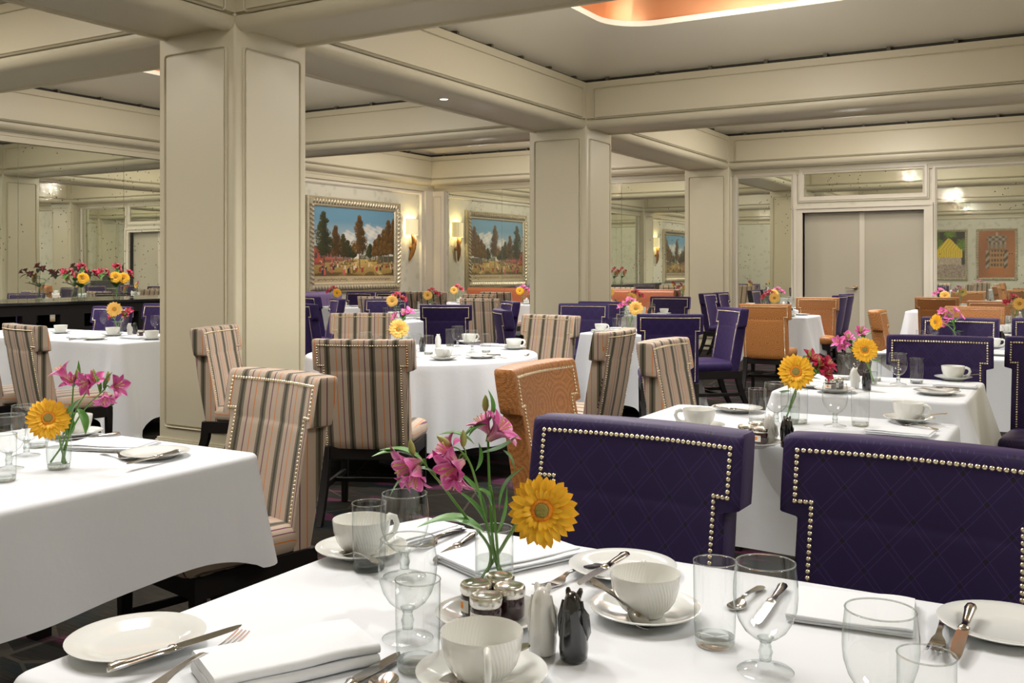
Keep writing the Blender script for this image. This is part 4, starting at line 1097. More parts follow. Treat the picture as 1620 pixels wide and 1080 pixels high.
PR['goblet'] = ('water_goblet', [('bowl', lm('bowl', goblet_bowl, M['glass'], 36), [('rim', fixn(tor(.0422, .157, .0011, 36).mesh('rim', M['gsolid'])))]), ('stem', lm('stem', goblet_base[:10], M['gsolid'], 24), []), ('foot', lm('foot', goblet_base[9:-1], M['glass'], 32), [])])
PR['tumbler'] = ('tumbler_glass', [('wall', lm('wall', tumb_wall, M['glass'], 32), [('rim', fixn(tor(.033, .128, .0010, 32).mesh('rim', M['gsolid'])))]), ('thick_base', lm('thick_base', tumb_base, M['gsolid'], 28), [])])
wat = lm('water', [(0, .013), (.029, .013), (.0322, .022), (.0335, .055), (.0335, .062), (0, .062)], M['water'], 28)
PR['vase'] = ('flower_vase', [('wall', lm('wall', vase_wall, M['glass'], 32), [('rim', fixn(tor(.0335, .115, .0010, 32).mesh('rim', M['gsolid'])))]), ('thick_base', lm('thick_base', vase_base, M['gsolid'], 28), []), ('water', wat, [])])
jb = lm('jar_body', [(0, 0), (.0225, 0), (.025, .003), (.025, .030), (.0235, .034), (0, .034)], M['jam'], 28)
jl = lm('lid', [(0, .0485), (.018, .0485), (.021, .0505), (.0245, .0505), (.0262, .048), (.0262, .0375), (.0255, .036), (.0235, .036), (.0235, .034), (0, .034)], M['silver'], 32)
jt = MB().rings([[(.0253*cos(a), .0253*sin(a), z) for a in [R(-38+76*k/10) for k in range(11)]] for z in (.007, .027)], False, False, closed=False).mesh('paper_label', M['jamlabel'])
jd = MB().rings([[(.0255*cos(a), .0255*sin(a), z) for a in [R(-12+24*k/6) for k in range(7)]] for z in (.012, .023)], False, False, closed=False).mesh('printed_fruit', M['gring'])
PR['jar'] = ('jam_jar', [('jar_body', jb, []), ('lid', jl, []), ('paper_label', jt, [('printed_fruit', jd)])])
PR['salt'] = ('salt_shaker', shaker_mesh(M['saltchina'])); PR['pepper'] = ('pepper_shaker', shaker_mesh(M['pepperchina']))
def lmi(prof, mat): return None
CATS = {'cup': 'cup', 'saucer': 'saucer', 'plate': 'plate', 'knife': 'knife', 'fork': 'fork', 'spoon': 'spoon', 'bigspoon': 'spoon', 'napkin': 'napkin', 'rollnapkin': 'napkin', 'sqnapkin': 'napkin',
        'goblet': 'glass', 'tumbler': 'glass', 'vase': 'vase', 'jar': 'jar', 'salt': 'salt shaker', 'pepper': 'pepper shaker'}
GRP = {'cup': 'coffee cups', 'saucer': 'saucers', 'plate': 'bread plates', 'knife': 'table knives', 'fork': 'forks', 'spoon': 'teaspoons', 'bigspoon': 'spoons', 'napkin': 'folded napkins', 'rollnapkin': 'folded napkins', 'sqnapkin': 'folded napkins',
       'goblet': 'water goblets', 'tumbler': 'tumbler glasses', 'vase': 'bud vases', 'jar': 'jam jars', 'salt': 'salt shakers', 'pepper': 'pepper shakers'}
def put(kind, loc, label, rz=0., tilt=None, group=None, scale=1.):
    nm, spec = PR[kind]
    if isinstance(spec, list):
        o = bpy.data.objects.new(nm, None); COL.objects.link(o); o.empty_display_size = .02
        for pn, me, subs in spec:
            c = link(pn, me, o)
            for sn, sm in subs: link(sn, sm, c)
    else:
        o = bpy.data.objects.new(nm, spec); COL.objects.link(o)
    o.location = loc; o.rotation_euler = (tilt[0] if tilt else 0, tilt[1] if tilt else 0, R(rz))
    if scale != 1.: o.scale = (scale,)*3
    return tag(o, label, CATS[kind], group or GRP[kind])
S0 = TZ + .0015
def px(x, y, dz=0.): return at(x, y, S0)[:2] + (S0+dz,)
def lay(kind, p_handle, p_tip, label, z=0., z2=None):
    """cutlery lying from its handle end towards its tip (pixel read-offs on the table plane)"""
    a = Vector(at(*p_handle, S0+z)); b = Vector(at(*p_tip, S0+(z if z2 is None else z2))); d = b-a
    pitch = -math.atan2(d.z, math.hypot(d.x, d.y))
    return put(kind, tuple(a), label, math.degrees(math.atan2(d.y, d.x)), (0, pitch))
def cupset(p, phrase, hz, spoon=None, lay_spoon=True):
    s = px(*p); put('saucer', s, 'white saucer under cup ' + phrase)
    put('cup', (s[0], s[1], s[2]+.0062), 'white coffee cup ' + phrase, hz)
    if spoon is not None:
        a = R(spoon); q = (s[0]+.088*cos(a+.5)+.03*cos(a), s[1]+.088*sin(a+.5)+.03*sin(a))
        put('spoon', (s[0]+.135*cos(a), s[1]+.135*sin(a), s[2]+.034), 'teaspoon on saucer of cup ' + phrase, spoon+180+27, (0, R(10)))

# ---- the front table
F = 'front table'
put('plate', px(216, 1022), 'white bread plate at the near left corner of the front table')
lay('knife', (170, 1064), (362, 1003), 'knife lying across the near left bread plate', .017)
lay('fork', (232, 1098), (425, 985), 'fork leaning on the thick napkin at the near left', .016, .026)
put('rollnapkin', px(452, 1058), 'thick folded napkin at the bottom edge of the photo', 62)
lay('knife', (480, 1130), (648, 1032), 'knife behind the large spoon at the bottom edge of the photo', 0)
lay('bigspoon', (535, 1170), (640, 1040), 'large spoon catching the light at the bottom edge of the photo', .002)
put('tumbler', px(661, 1055), 'nearest clear tumbler, left of the front cup')
put('goblet', px(645, 1010), 'clear goblet standing behind the nearest tumbler')
put('goblet', px(640, 912), 'clear goblet beside the far left cup of the front table')
put('tumbler', px(584, 900), 'clear tumbler in front of the far left cup of the front table')
cupset((572, 878), 'at the far left of the front table', 70)
lay('spoon', (602, 893), (534, 872), 'teaspoon on the saucer of the far left cup of the front table', .024, .012)
lay('knife', (752, 848), (672, 900), 'knife behind the front goblets, beside the far napkin')
lay('fork', (735, 838), (640, 880), 'fork behind the front goblets, beside the far knife')
put('napkin', px(812, 884), 'folded napkin behind the vase of pink lilies', 67, scale=1.2)
put('napkin', px(655, 846), 'folded napkin at the far left corner of the front table', 80, scale=.9)
put('saucer', px(778, 985), 'white saucer carrying four jam jars on the front table', group='jar saucers')
for (a, b), t in zip(((753, 981), (790, 968), (806, 986), (769, 1003)), ('left', 'rearmost', 'right', 'front')):
    q = px(a, b, .012); put('jar', q, 'jam jar with silver lid, %s one of four behind the front cup' % t, {'left': 235, 'rearmost': 200, 'right': 100, 'front': 250}[t])
put('salt', px(858, 1034), 'white glazed carved salt shaker on the front table', -70, scale=1.03)
put('pepper', px(907, 1044), 'black glazed carved pepper shaker on the front table', -75, scale=1.03)
cupset((762, 1081), 'nearest the camera, with its handle towards us', -52)
put('spoon', px(838, 1062, .036), 'teaspoon behind the handle of the nearest cup', 238, (0, R(12)))
cupset((1021, 976), 'in front of the left purple chair', 115)
lay('spoon', (934, 918), (1012, 985), 'teaspoon on the saucer in front of the left purple chair', .050, .012)
put('plate', px(985, 905), 'white bread plate behind the cup in front of the left purple chair')
lay('knife', (992, 880), (908, 932), 'knife resting on the bread plate before the left purple chair', .020)
lay('fork', (950, 895), (862, 930), 'fork pointing left beside the bread plate before the left purple chair', .002)
put('tumbler', px(1131, 1018), 'clear tumbler right of the cup before the left purple chair')
put('goblet', px(1211, 1062), 'clear goblet before the gap between the two purple chairs')
lay('knife', (1240, 930), (1174, 1018), 'knife seen through the goblet at the middle right')
lay('spoon', (1206, 930), (1146, 975), 'spoon seen through the goblet at the middle right')
put('sqnapkin', px(1352, 972), 'folded napkin before the right purple chair', 7)
put('goblet', px(1393, 1164), 'large clear goblet at the lower right edge of the front table')
put('tumbler', px(1466, 1208), 'clear tumbler cut by the bottom edge at the lower right')
put('plate', px(1592, 1000), 'white bread plate cut by the right edge of the photo')
lay('knife', (1537, 962), (1508, 1050), 'knife leaning on the bread plate at the right edge', .020, .004)
lay('fork', (1497, 975), (1466, 1072), 'fork beside the bread plate at the right edge', .004)

# ---- the left table
put('goblet', px(42, 721), 'clear goblet left of the gerbera vase on the left-hand table')
put('goblet', px(14, 742), 'clear goblet at the left edge, nearest on the left-hand table')
put('tumbler', px(6, 760), 'clear tumbler cut by the left edge on the left-hand table')
put('tumbler', px(60, 707), 'clear tumbler behind the gerbera on the left-hand table')
put('napkin', px(178, 708), 'folded napkin on the left-hand table', 20, scale=1.2)
put('plate', px(246, 722), 'white bread plate on the left-hand table')
lay('knife', (284, 716), (205, 735), 'knife lying across the bread plate on the left-hand table', .018)
lay('fork', (160, 715), (200, 725), 'fork beside the napkin on the left-hand table', .004)
lay('knife', (190, 688), (122, 695), 'knife behind the napkin on the left-hand table')
cupset((118, 690), 'behind the vase on the left-hand table', 120)

# ---- the first right-hand table
MD = 'on the first right-hand table'
cupset((1106, 679), 'at the left end of the first right-hand table', 205)
put('plate', px(1166, 650), 'white bread plate ' + MD)
lay('knife', (1130, 645), (1185, 652), 'knife across the bread plate ' + MD, .018)
put('tumbler', px(1198, 668), 'clear tumbler left of the gerbera ' + MD)
put('goblet', px(1228, 672), 'clear goblet just left of the gerbera vase ' + MD)
put('tumbler', px(1264, 669), 'clear tumbler just right of the gerbera vase ' + MD)
put('saucer', px(1190, 706), 'white saucer with jam jars ' + MD, group='jar saucers')
for (a, b), t in zip(((1180, 702), (1196, 697), (1203, 706)), ('left', 'rear', 'right')):
    put('jar', px(a, b, .012), 'jam jar, %s one of three, %s' % (t, MD), 250)
put('salt', px(1218, 704), 'pale carved salt shaker ' + MD, -100)
put('pepper', px(1245, 708), 'black carved pepper shaker ' + MD, -80)
put('goblet', px(1321, 674), 'clear goblet in the middle of the first right-hand table')
put('tumbler', px(1361, 673), 'clear tumbler beside the middle goblet ' + MD)
cupset((1438, 667), 'at the right end of the first right-hand table', -20, 20)
put('napkin', px(1425, 686), 'folded napkin at the right end ' + MD, -3)
lay('fork', (1484, 681), (1405, 668), 'fork by the napkin ' + MD)
# ---- second table
M2 = 'on the second right-hand table'
put('goblet', px(1421, 608), 'clear goblet before the back of the purple chair ' + M2)
put('tumbler', px(1450, 606), 'clear tumbler beside the right goblet ' + M2)
cupset((1508, 601), 'at the right corner of the second right-hand table', -15, 15)
put('plate', px(1482, 623), 'white bread plate ' + M2)
lay('knife', (1518, 617), (1440, 612), 'knife across the bread plate ' + M2, .018)
put('napkin', px(1512, 612), 'folded napkin ' + M2, 0, scale=.9)
put('salt', px(1352, 614), 'pale carved salt shaker ' + M2, -100)
put('pepper', px(1371, 618), 'black carved pepper shaker ' + M2, -80)
put('tumbler', px(1384, 602), 'clear tumbler behind the pepper shaker ' + M2)
put('tumbler', px(1335, 600), 'clear tumbler left of the salt shaker ' + M2)
put('goblet', px(1348, 598), 'clear goblet behind the salt shaker ' + M2)
put('saucer', px(1320, 620), 'white saucer with jam jars ' + M2, group='jar saucers')
for (a, b), t in zip(((1314, 620), (1326, 618)), ('left', 'right')): put('jar', px(a, b, .012), 'jam jar, %s one of two, %s' % (t, M2), 250)
put('plate', px(1288, 612), 'white bread plate at the left end of the second right-hand table')
# ---- third table
M3 = 'on the third right-hand table'
put('goblet', px(1477, 548), 'clear goblet showing above the purple chair ' + M3)
put('tumbler', px(1457, 550), 'clear tumbler showing above the purple chair ' + M3)
put('pepper', px(1584, 549), 'black carved pepper shaker ' + M3, -80, scale=1.2)
cupset((1570, 551), 'between the two purple chairs ' + M3, -10)
put('plate', px(1587, 562), 'white bread plate ' + M3)
put('napkin', px(1402, 560), 'folded napkin at the left end ' + M3, 40)
# ---- round table
RD = 'on the round table'
cupset((702, 569), 'nearest us on the round table', -25, 0)
cupset((813, 552), 'at the right side of the round table', 10, 190)
cupset((546, 556), 'at the left of the round table, behind the striped chair', 165)
cupset((742, 543), 'at the far side of the round table', 60)
put('plate', px(761, 566), 'white bread plate near the front right of the round table')
lay('knife', (792, 563), (752, 561), 'knife on the bread plate of the round table', .018)
lay('fork', (802, 568), (770, 566), 'fork beside the bread plate of the round table')
lay('spoon', (846, 560), (812, 566), 'spoon at the right rim of the round table')
for (a, b), t in zip(((747, 558), (724, 549), (578, 562), (656, 566)), ('right, beside a tumbler', 'centre', 'left, behind the striped chair', 'middle, behind the striped chair back')):
    put('goblet', px(a, b), 'clear goblet on the round table, ' + t)
for (a, b), t in zip(((769, 557), (712, 547), (597, 562), (678, 560)), ('right of the goblets', 'before the purple chair', 'left, behind the striped chair', 'just right of the striped chair')):
    put('tumbler', px(a, b), 'clear tumbler on the round table, ' + t)
put('napkin', px(782, 547), 'folded napkin at the far right of the round table', 10, scale=.9)
put('salt', px(693, 550), 'pale carved salt shaker on the round table', -60)
put('pepper', px(668, 556), 'black carved pepper shaker on the round table', -60)
# ---- long table at the left
LG = 'on the long console-side table'
cupset((96, 527), 'at the left end of the long console-side table', 150)
cupset((178, 531), 'in front of the flowers on the long table', 100)
cupset((240, 537), 'by the big column on the long console-side table', 120)
put('plate', px(150, 537), 'white bread plate left of the middle cup ' + LG)
put('napkin', px(212, 535), 'folded napkin right of the middle cup ' + LG, 5)
put('napkin', px(125, 535), 'folded napkin near the left end ' + LG, -10)
put('goblet', px(166, 522), 'clear goblet left of the flowers ' + LG, scale=1.15)
put('tumbler', px(198, 524), 'clear tumbler right of the flowers ' + LG)
put('goblet', px(246, 526), 'clear goblet beside the big column ' + LG)
put('salt', px(205, 529), 'pale carved salt shaker ' + LG, -60)
put('pepper', px(213, 528), 'black carved pepper shaker ' + LG, -60)
put('jar', px(222, 531), 'jam jar ' + LG, 260)
lay('knife', (110, 538), (142, 531), 'knife near the bread plate ' + LG)
# ---- settings on the farther tables
def side_set(key, sides, vase_off=None):
    x0, x1, y0, y1, drop, phrase, sd = TB[key]; cx, cy = (x0+x1)/2, (y0+y1)/2
    rnd = random.Random(sd*13)
    for sname, ux, uy in sides:
        hx, hy = (x1-x0)/2, (y1-y0)/2
        ex, ey = cx+ux*(hx-.13), cy+uy*(hy-.13); tx, ty = -uy, ux
        w = '%s of the %s' % (sname, phrase)
        j = lambda: rnd.uniform(-.02, .02)
        put('saucer', (ex+tx*.20, ey+ty*.20, S0), 'white saucer under cup at the ' + w)
        put('cup', (ex+tx*.20, ey+ty*.20, S0+.0062), 'white coffee cup at the ' + w, rnd.uniform(0, 360))
        put('plate', (ex-tx*.22+j(), ey-ty*.22, S0), 'white bread plate at the ' + w)
        put('napkin', (ex+j(), ey+j(), S0), 'folded napkin at the ' + w, math.degrees(math.atan2(uy, ux)) + rnd.uniform(-6, 6))
        put('goblet', (ex+tx*.10-ux*.17, ey+ty*.10-uy*.17, S0), 'clear goblet at the ' + w)
        put('tumbler', (ex+tx*.19-ux*.15, ey+ty*.19-uy*.15, S0), 'clear tumbler at the ' + w)
    put('salt', (cx+.10, cy-.06, S0), 'pale carved salt shaker on the ' + phrase, 40)
    put('pepper', (cx+.16, cy-.02, S0), 'black carved pepper shaker on the ' + phrase, 40)
NS = [('near side', 0, -1), ('far side', 0, 1)]; EW = [('left end', -1, 0), ('right end', 1, 0)]
for k, sd in (('square', EW + NS[:1]), ('right4', NS), ('right5', NS), ('right6', NS[:1]), ('door', NS), ('doorfar', EW), ('col2', EW), ('paint', NS), ('beyond', NS), ('stripes', NS), ('bench1', NS[:1]), ('bench2', NS[:1]), ('bench3', NS[:1])):
    side_set(k, sd)
# ------------------------------------------------------------------ flowers
def pt(px_, py_, d):
    u = (px_-810)/FPX*d; return Vector((-_s*d + _c*u, _c*d + _s*u, CAM_H - (py_-HORIZ)*d/FPX))
def depth(p): return -_s*p[0] + _c*p[1]
def bez(ps, n=12):
    """smooth curve through the points (Catmull-Rom)"""
    ps = [Vector(p) for p in ps]; q = [ps[0]*2-ps[1]] + ps + [ps[-1]*2-ps[-2]]; out = []
    for i in range(1, len(q)-2):
        for k in range(n):
            t = k/n; a, b, c, d = q[i-1], q[i], q[i+1], q[i+2]
            out.append(.5*((2*b) + (c-a)*t + (2*a-5*b+4*c-d)*t*t + (3*b-a-3*c+d)*t**3))
    return out + [ps[-1]]
def petal(L, w, lift, droop, tipp=.55, cup=.25, n=8, m=4, a=0., r0=0.):
    """petal pointing along +x rotated by a about z, blossom axis +z"""
    vs, us, fs = [], [], []
    for i in range(n+1):
        t = i/n; hw = w*(.34 + .66*sin(min(1, t/.66)*pi/2)**1.4 if t < .66 else (max(0, 1-((t-.66)/.34)**2))**tipp)
        hw = max(hw, w*.06)
        x = r0 + L*t; z = lift*sin(t*pi*.5) - droop*t*t
        for j in range(m+1):
            s = -1 + 2*j/m; y = s*hw; zz = z + cup*hw*s*s
            vs.append((x*cos(a)-y*sin(a), x*sin(a)+y*cos(a), zz)); us.append((j/m, t))
    for i in range(n):
        for j in range(m):
            q = (i*(m+1)+j, i*(m+1)+j+1, (i+1)*(m+1)+j+1, (i+1)*(m+1)+j); fs.append(q)
    return vs, fs, [[us[k] for k in f] for f in fs]
def gerbera_meshes(mat, tagn, seed):
    rnd = random.Random(seed); mb = MB()
    for layer, (k, L, w, lift, droop) in enumerate(((25, .050, .0075, .003, .008), (22, .044, .0068, .010, .004), (20, .024, .0042, .012, .001))):
        for i in range(k):
            a = 2*pi*(i+.5*layer)/k + rnd.uniform(-.05, .05)
            mb.add(*petal(L*rnd.uniform(.92, 1.06), w*rnd.uniform(.9, 1.1), lift*rnd.uniform(.7, 1.3), droop*rnd.uniform(.3, 1.8), a=a, r0=.011, cup=.35, n=7, m=2))
    pm = mb.mesh(tagn + '_petals', mat, 60)
    cb = MB().lathe([(.019, .004), (.0175, .0095), (.013, .0105), (.0125, .009)], 28); ring = cb.mesh('ring_florets', M['gring'], 60)
    c2 = MB().lathe([(.0128, .009), (.010, .012), (.006, .0125), (.0001, .0115)], 24).mesh('core', M['gcore'], 60)
    cal = MB().lathe([(.0035, -.012), (.008, -.006), (.014, .001), (.013, .004)], 16).mesh('calyx', M['gstem'], 60)
    return pm, ring, c2, cal
GM = {'deep': gerbera_meshes(M['gyellow'], 'deep', 1), 'pale': gerbera_meshes(M['gpale'], 'pale', 2)}
def aim(nrm, spin=0.):
    return Vector(nrm).to_track_quat('Z', 'Y') @ Quaternion((0, 0, 1), spin)
def gerbera(path, nrm, scale, label, kind='deep', stem_r=.0033):
    """path: world points from vase bottom to the head"""
    p = [Vector(q) for q in path]; root = thing('gerbera', label, 'flower', tuple(p[0]), 0, 'gerberas')
    loc = [q - p[0] for q in p]; nv = Vector(nrm).normalized()
    c = bez(loc[:-1] + [loc[-1] - nv*.012*scale], 8)
    MB().tube(c, stem_r, 8).obj('stem', M['gstem'], root)
    pm, ring, core, cal = GM[kind]
    for nm, me in (('petals', pm), ('ring_florets', ring), ('core', core), ('calyx', cal)):
        o = link(nm, me, root); o.location = loc[-1]; o.rotation_mode = 'QUATERNION'; o.rotation_quaternion = aim(nv); o.scale = (scale,)*3
    return root
def blossom_mesh(mat, seed):
    rnd = random.Random(seed); mb = MB()
    for i in range(6):
        inner = i % 2
        a = 2*pi*i/6 + rnd.uniform(-.1, .1)
        L, w = (.050, .0090) if inner else (.050, .0145)
        vs, fs, us = petal(L, w, 0, 0, a=0, r0=0, cup=.45, n=10, m=4, tipp=.75)
        out = []
        op = rnd.uniform(.75, 1.35)
        for (x, y, z) in vs:
            t = min(1, x/L)
            r = .003 + .033*op*t**1.9; h = L*(t*.95 - .28*op*t**3)
            out.append(((r - z*.6)*cos(a) - y*sin(a), (r - z*.6)*sin(a) + y*cos(a), h + z*.5))
        mb.add(out, fs, us)
    return mb.mesh('blossom', mat, 70)
def stamen_mesh():
    mb = MB()
    for i in range(5):
        a = i*1.3; mb.tube([(0, 0, .01), (.004*cos(a), .004*sin(a), .028), (.009*cos(a), .009*sin(a), .040)], [.0006, .0006, .0013], 5)
    return mb.mesh('stamens', M['stamen'], 60)
BL = {'pink': [blossom_mesh(M['pink'], k) for k in range(3)], 'red': [blossom_mesh(M['red'], k+5) for k in range(3)]}
ST = stamen_mesh()
bud_me = MB().lathe([(.0005, 0), (.004, .004), (.0065, .012), (.0055, .022), (.002, .030), (.0003, .032)], 10).mesh('bud', M['bud'], 60)
def leaf_mb(p0, p1, w, bow, side=(0,0,1), twist=0.):
    p0, p1 = Vector(p0), Vector(p1); d = p1-p0; L = d.length; t = d.normalized(); sd = Vector(side)
    if abs(t.dot(sd.normalized())) > .9: sd = Vector((1, .3, 0))
    nn = (sd - t*sd.dot(t)).normalized(); b = t.cross(nn); mb = MB(); n = 10
    def f(u, v):
        hw = w*max(.03, sin(pi*min(1, v**.8*.97+.03)))**.85; s = 2*u-1
        return p0 + t*(L*v) + nn*(bow*sin(pi*v) + .35*hw*abs(s)) + b*(s*hw)
    return mb.grid(f, 4, n)
def sprig(path, blooms, leaves, label, kind='pink', buds=(), r=.0030):
    """blooms: (pos, dir, scale); leaves: (start, tip, width, bow); positions in world space"""
    p = [Vector(q) for q in path]; o0 = p[0]; root = thing('alstroemeria', label, 'flower', tuple(o0), 0, 'alstroemeria stems')
    c = bez([q-o0 for q in p], 8); MB().tube(c, [r*(1-.3*i/len(c)) for i in range(len(c))], 7).obj('stem', M['astem'], root)
    end = p[-1]
    for k, (pos, dr, sc) in enumerate(blooms):
        pos, dr = Vector(pos), Vector(dr).normalized(); base = pos - dr*.026*sc
        j = p[-1] if (base-p[-1]).length < (base-p[-2]).length or len(p) < 3 else p[-2]
        ped = bez([j-o0, (j+base)/2 - o0 + Vector((0, 0, .008)), base-o0 - dr*.004], 5)
        MB().tube(ped, [.0018]*len(ped), 6).obj('flower_stalk', M['astem'], root)
        b = link('blossom', BL[kind][k % 3], root); b.location = base-o0; b.rotation_mode = 'QUATERNION'; b.rotation_quaternion = aim(dr, k*.7); b.scale = (sc,)*3
        link('stamens', ST, b)
    for pos, dr in buds:
        pos, dr = Vector(pos), Vector(dr).normalized()
        ped = bez([end-o0, (end+pos)/2-o0 + Vector((0,0,.004)), pos-o0], 4); MB().tube(ped, .0014, 5).obj('flower_stalk', M['astem'], root)
        b = link('bud', bud_me, root); b.location = pos-o0; b.rotation_mode = 'QUATERNION'; b.rotation_quaternion = aim(dr)
    for s, e, w, bow in leaves:
        leaf_mb(Vector(s)-o0, Vector(e)-o0, w*1.65, bow).obj('leaf', M['leaf'], root, smooth=60)
    return root
CAMV = lambda p: (Vector((0, 0, CAM_H)) - Vector(p)).normalized()
Rv, Uv = Vector((_c, _s, 0)), Vector((0, 0, 1)); Fv = Vector((-_s, _c, 0))

# ---- front vase: measured in the photo
V1 = px(782, 936); put('vase', V1, 'clear glass vase of pink lilies and a gerbera on the front table'); D1 = depth(V1)
q = lambda x, y, dd=0.: pt(x, y, D1+dd)
gerbera([q(757, 922, .01), q(790, 872, .0), q(806, 846, -.005), q(828, 818, -.02), q(858, 808, -.045)], CAMV(q(858, 808)) + Rv*-.12 + Uv*.10, 1.02, 'orange-yellow gerbera leaning right over the vase on the front table')
sprig([q(802, 924, -.01), q(782, 872, .0), q(776, 800, .02), q(773, 735, .03), q(772, 690, .03)],
      [(q(792, 678, .02), Rv*.8+Uv*.75-Fv*.2, 1.25), (q(762, 668, .03), Rv*-.55+Uv*.85, 1.0)],
      [(q(772, 668, .03), q(772, 616, .03), .0085, .006), (q(764, 716, .03), q(820, 688, .0), .012, -.008), (q(773, 672, .03), q(730, 696, .03), .011, .006), (q(776, 690, .03), q(752, 675, .04), .006, .004), (q(796, 712, .0), q(814, 746, .0), .007, .004)],
      'tallest pink lily stem in the front vase, upright', buds=[(q(768, 652, .03), Uv)])
sprig([q(796, 926, .005), q(779, 868, .0), q(763, 800, -.01), q(748, 745, -.015), q(738, 722, -.015)],
      [(q(712, 742, -.03), Rv*-.75-Fv*.6-Uv*.35, 1.25), (q(704, 712, -.02), Rv*-.6+Uv*.65-Fv*.2, 1.1), (q(722, 762, -.02), Rv*-.15-Uv*.9-Fv*.4, 1.0)],
      [(q(750, 702, -.0), q(690, 688, .0), .007, .01), (q(742, 690, -.0), q(772, 672, .0), .010, .005), (q(752, 745, 0), q(757, 700, 0), .008, .004), (q(770, 820, .0), q(716, 740, .01), .009, .01), (q(764, 796, 0), q(740, 770, 0), .008, .004)],
      'pink lily stem leaning left in the middle of the front vase', buds=[(q(714, 706, -.02), Rv*-.7+Uv*.5), (q(733, 708, -.01), Uv)])
sprig([q(768, 918, .005), q(775, 868, .0), q(735, 815, .01), q(700, 768, .015), q(676, 740, .02)],
      [(q(640, 738, .0), Rv*-.9-Fv*.45-Uv*.25, 1.3), (q(656, 758, -.01), Rv*-.25-Uv*.75-Fv*.5, 1.0)],
      [(q(672, 734, .02), q(600, 712, .02), .011, .01), (q(664, 726, .02), q(588, 722, .0), .010, .01), (q(668, 745, .0), q(616, 786, .0), .008, .010), (q(690, 752, .02), q(652, 746, .0), .007, .008)],
      'pink lily stem leaning farthest left in the front vase', buds=[(q(654, 722, .01), Uv-Rv*.2)])
sprig([q(790, 916, .0), q(786, 860, -.005), q(781, 800, .0), q(776, 768, .0)], [],
      [(q(766, 842, -.01), q(660, 834, .0), .016, .016), (q(790, 808, -.01), q(830, 738, -.01), .009, .012), (q(785, 845, .0), q(802, 770, .02), .007, .003), (q(772, 835, .0), q(722, 775, .01), .008, .006), (q(778, 800, 0), q(752, 772, .0), .010, .006)], 'leafy green stem in the front vase')
# ---- left table vase
V2 = px(93, 740); put('vase', V2, 'clear glass vase with a single gerbera and lilies on the left-hand table'); D2 = depth(V2)
q2 = lambda x, y, dd=0.: pt(x, y, D2+dd)
gerbera([q2(104, 733, .0), q2(97, 708, -.01), q2(92, 685, -.02), q2(76, 662, -.04)], CAMV(q2(76, 660)) + Uv*.25, 1.0, 'orange-yellow gerbera in the left-hand table vase')
for pth, bl, lv, lb in (
    ([(80, 731, .0), (100, 700, .0), (112, 655, .0), (116, 612, .01)], [((96, 586, .0), (-.55, .8, -.2), 1.15), ((112, 602, .0), (.1, .6, -.6), .9)], [((116, 612, .01), (124, 570, .02), .007, .004), ((110, 640, .0), (98, 690, .0), .010, .006)], 'tallest magenta lily stem in the left-hand table vase'),
    ([(100, 733, .0), (106, 700, .0), (120, 650, .0), (142, 612, .0)], [((136, 606, -.01), (-.5, -.1, -.8), 1.1), ((150, 600, .0), (.4, .5, -.4), .9)], [((142, 612, 0), (140, 594, .0), .006, .003), ((122, 645, .0), (135, 688, .0), .011, .008), ((112, 660, 0), (128, 630, 0), .014, .004)], 'magenta lily stem leaning right in the left-hand table vase'),
    ([(98, 731, .01), (104, 702, .0), (130, 652, .01), (165, 616, .01)], [((186, 610, .0), (.9, .2, -.4), 1.1), ((166, 632, -.01), (.2, -.8, -.5), 1.0)], [((165, 616, .01), (178, 588, .0), .006, .004), ((158, 622, .0), (148, 590, .0), .006, .004), ((108, 690, 0), (104, 650, 0), .012, .005)], 'magenta lily stem leaning farthest right in the left-hand table vase')):
    sprig([q2(*a) for a in pth], [(q2(*p), Rv*d[0]+Uv*d[1]+Fv*d[2], s) for p, d, s in bl], [(q2(*a), q2(*b), w, k) for a, b, w, k in lv], lb, buds=[(q2(pth[-1][0]+6, pth[-1][1]-12, .01), Uv)])
# ---- generic vases: gerbera head and lily heads given in pixels at the depth of the vase
def bouquet(base, heads, lilies, phrase, kind='pink', gk='deep', gs=1.05, face=None):
    v = px(*base); put('vase', v, 'clear glass flower vase ' + phrase); d = depth(v)
    b = Vector(v) + Uv*.014; top = Vector(v) + Uv*.112
    many = len(heads) > 1
    for k, (hx, hy) in enumerate(heads):
        h = pt(hx, hy, d-.03); s = 1 if h.dot(Rv) > b.dot(Rv) else -1
        nm = CAMV(h) + Uv*.15 + (face or Vector((0,0,0)))
        gerbera([b - Rv*.018*s, top + Rv*.02*s - Fv*.005, (top+h)/2 + Uv*.02, h], nm, gs, ('pale yellow' if gk == 'pale' else 'orange-yellow') + ' gerbera ' + ((('left one of two ', 'right one of two ')[k]) if many else '') + phrase, gk)
    for k, pts_ in enumerate(lilies):
        c = sum((pt(x, y, d+.02) for x, y in pts_), Vector())/len(pts_); s = 1 if c.dot(Rv) > b.dot(Rv) else -1
        end = c*.75 + top*.25
        bl = []
        for (x, y) in pts_:
            p_ = pt(x, y, d+.02); bl.append((p_, (p_-end) + Fv*-.05 + Uv*.01, 1.05))
        lv = [(top*.5+end*.5, top*.5+end*.5 + Rv*.07*s + Uv*.015, .011, .01), (end, end - Rv*.05*s + Uv*.03, .009, .008), (top + Uv*.01, top - Rv*.05*s - Fv*.02 + Uv*.01, .010, -.006), (end, end + Fv*.04 + Uv*.04, .009, .008)]
        sprig([b + Rv*.015*s*-1, top + Rv*.015*s, (top+end)/2, end], bl, lv, kind + (' lily stem ' if kind == 'red' else ' lily stem ') + (('left of two ', 'right of two ')[k] if len(lilies) > 1 else '') + phrase, kind, buds=[(end + Uv*.035 + Rv*.01*s, Uv)])
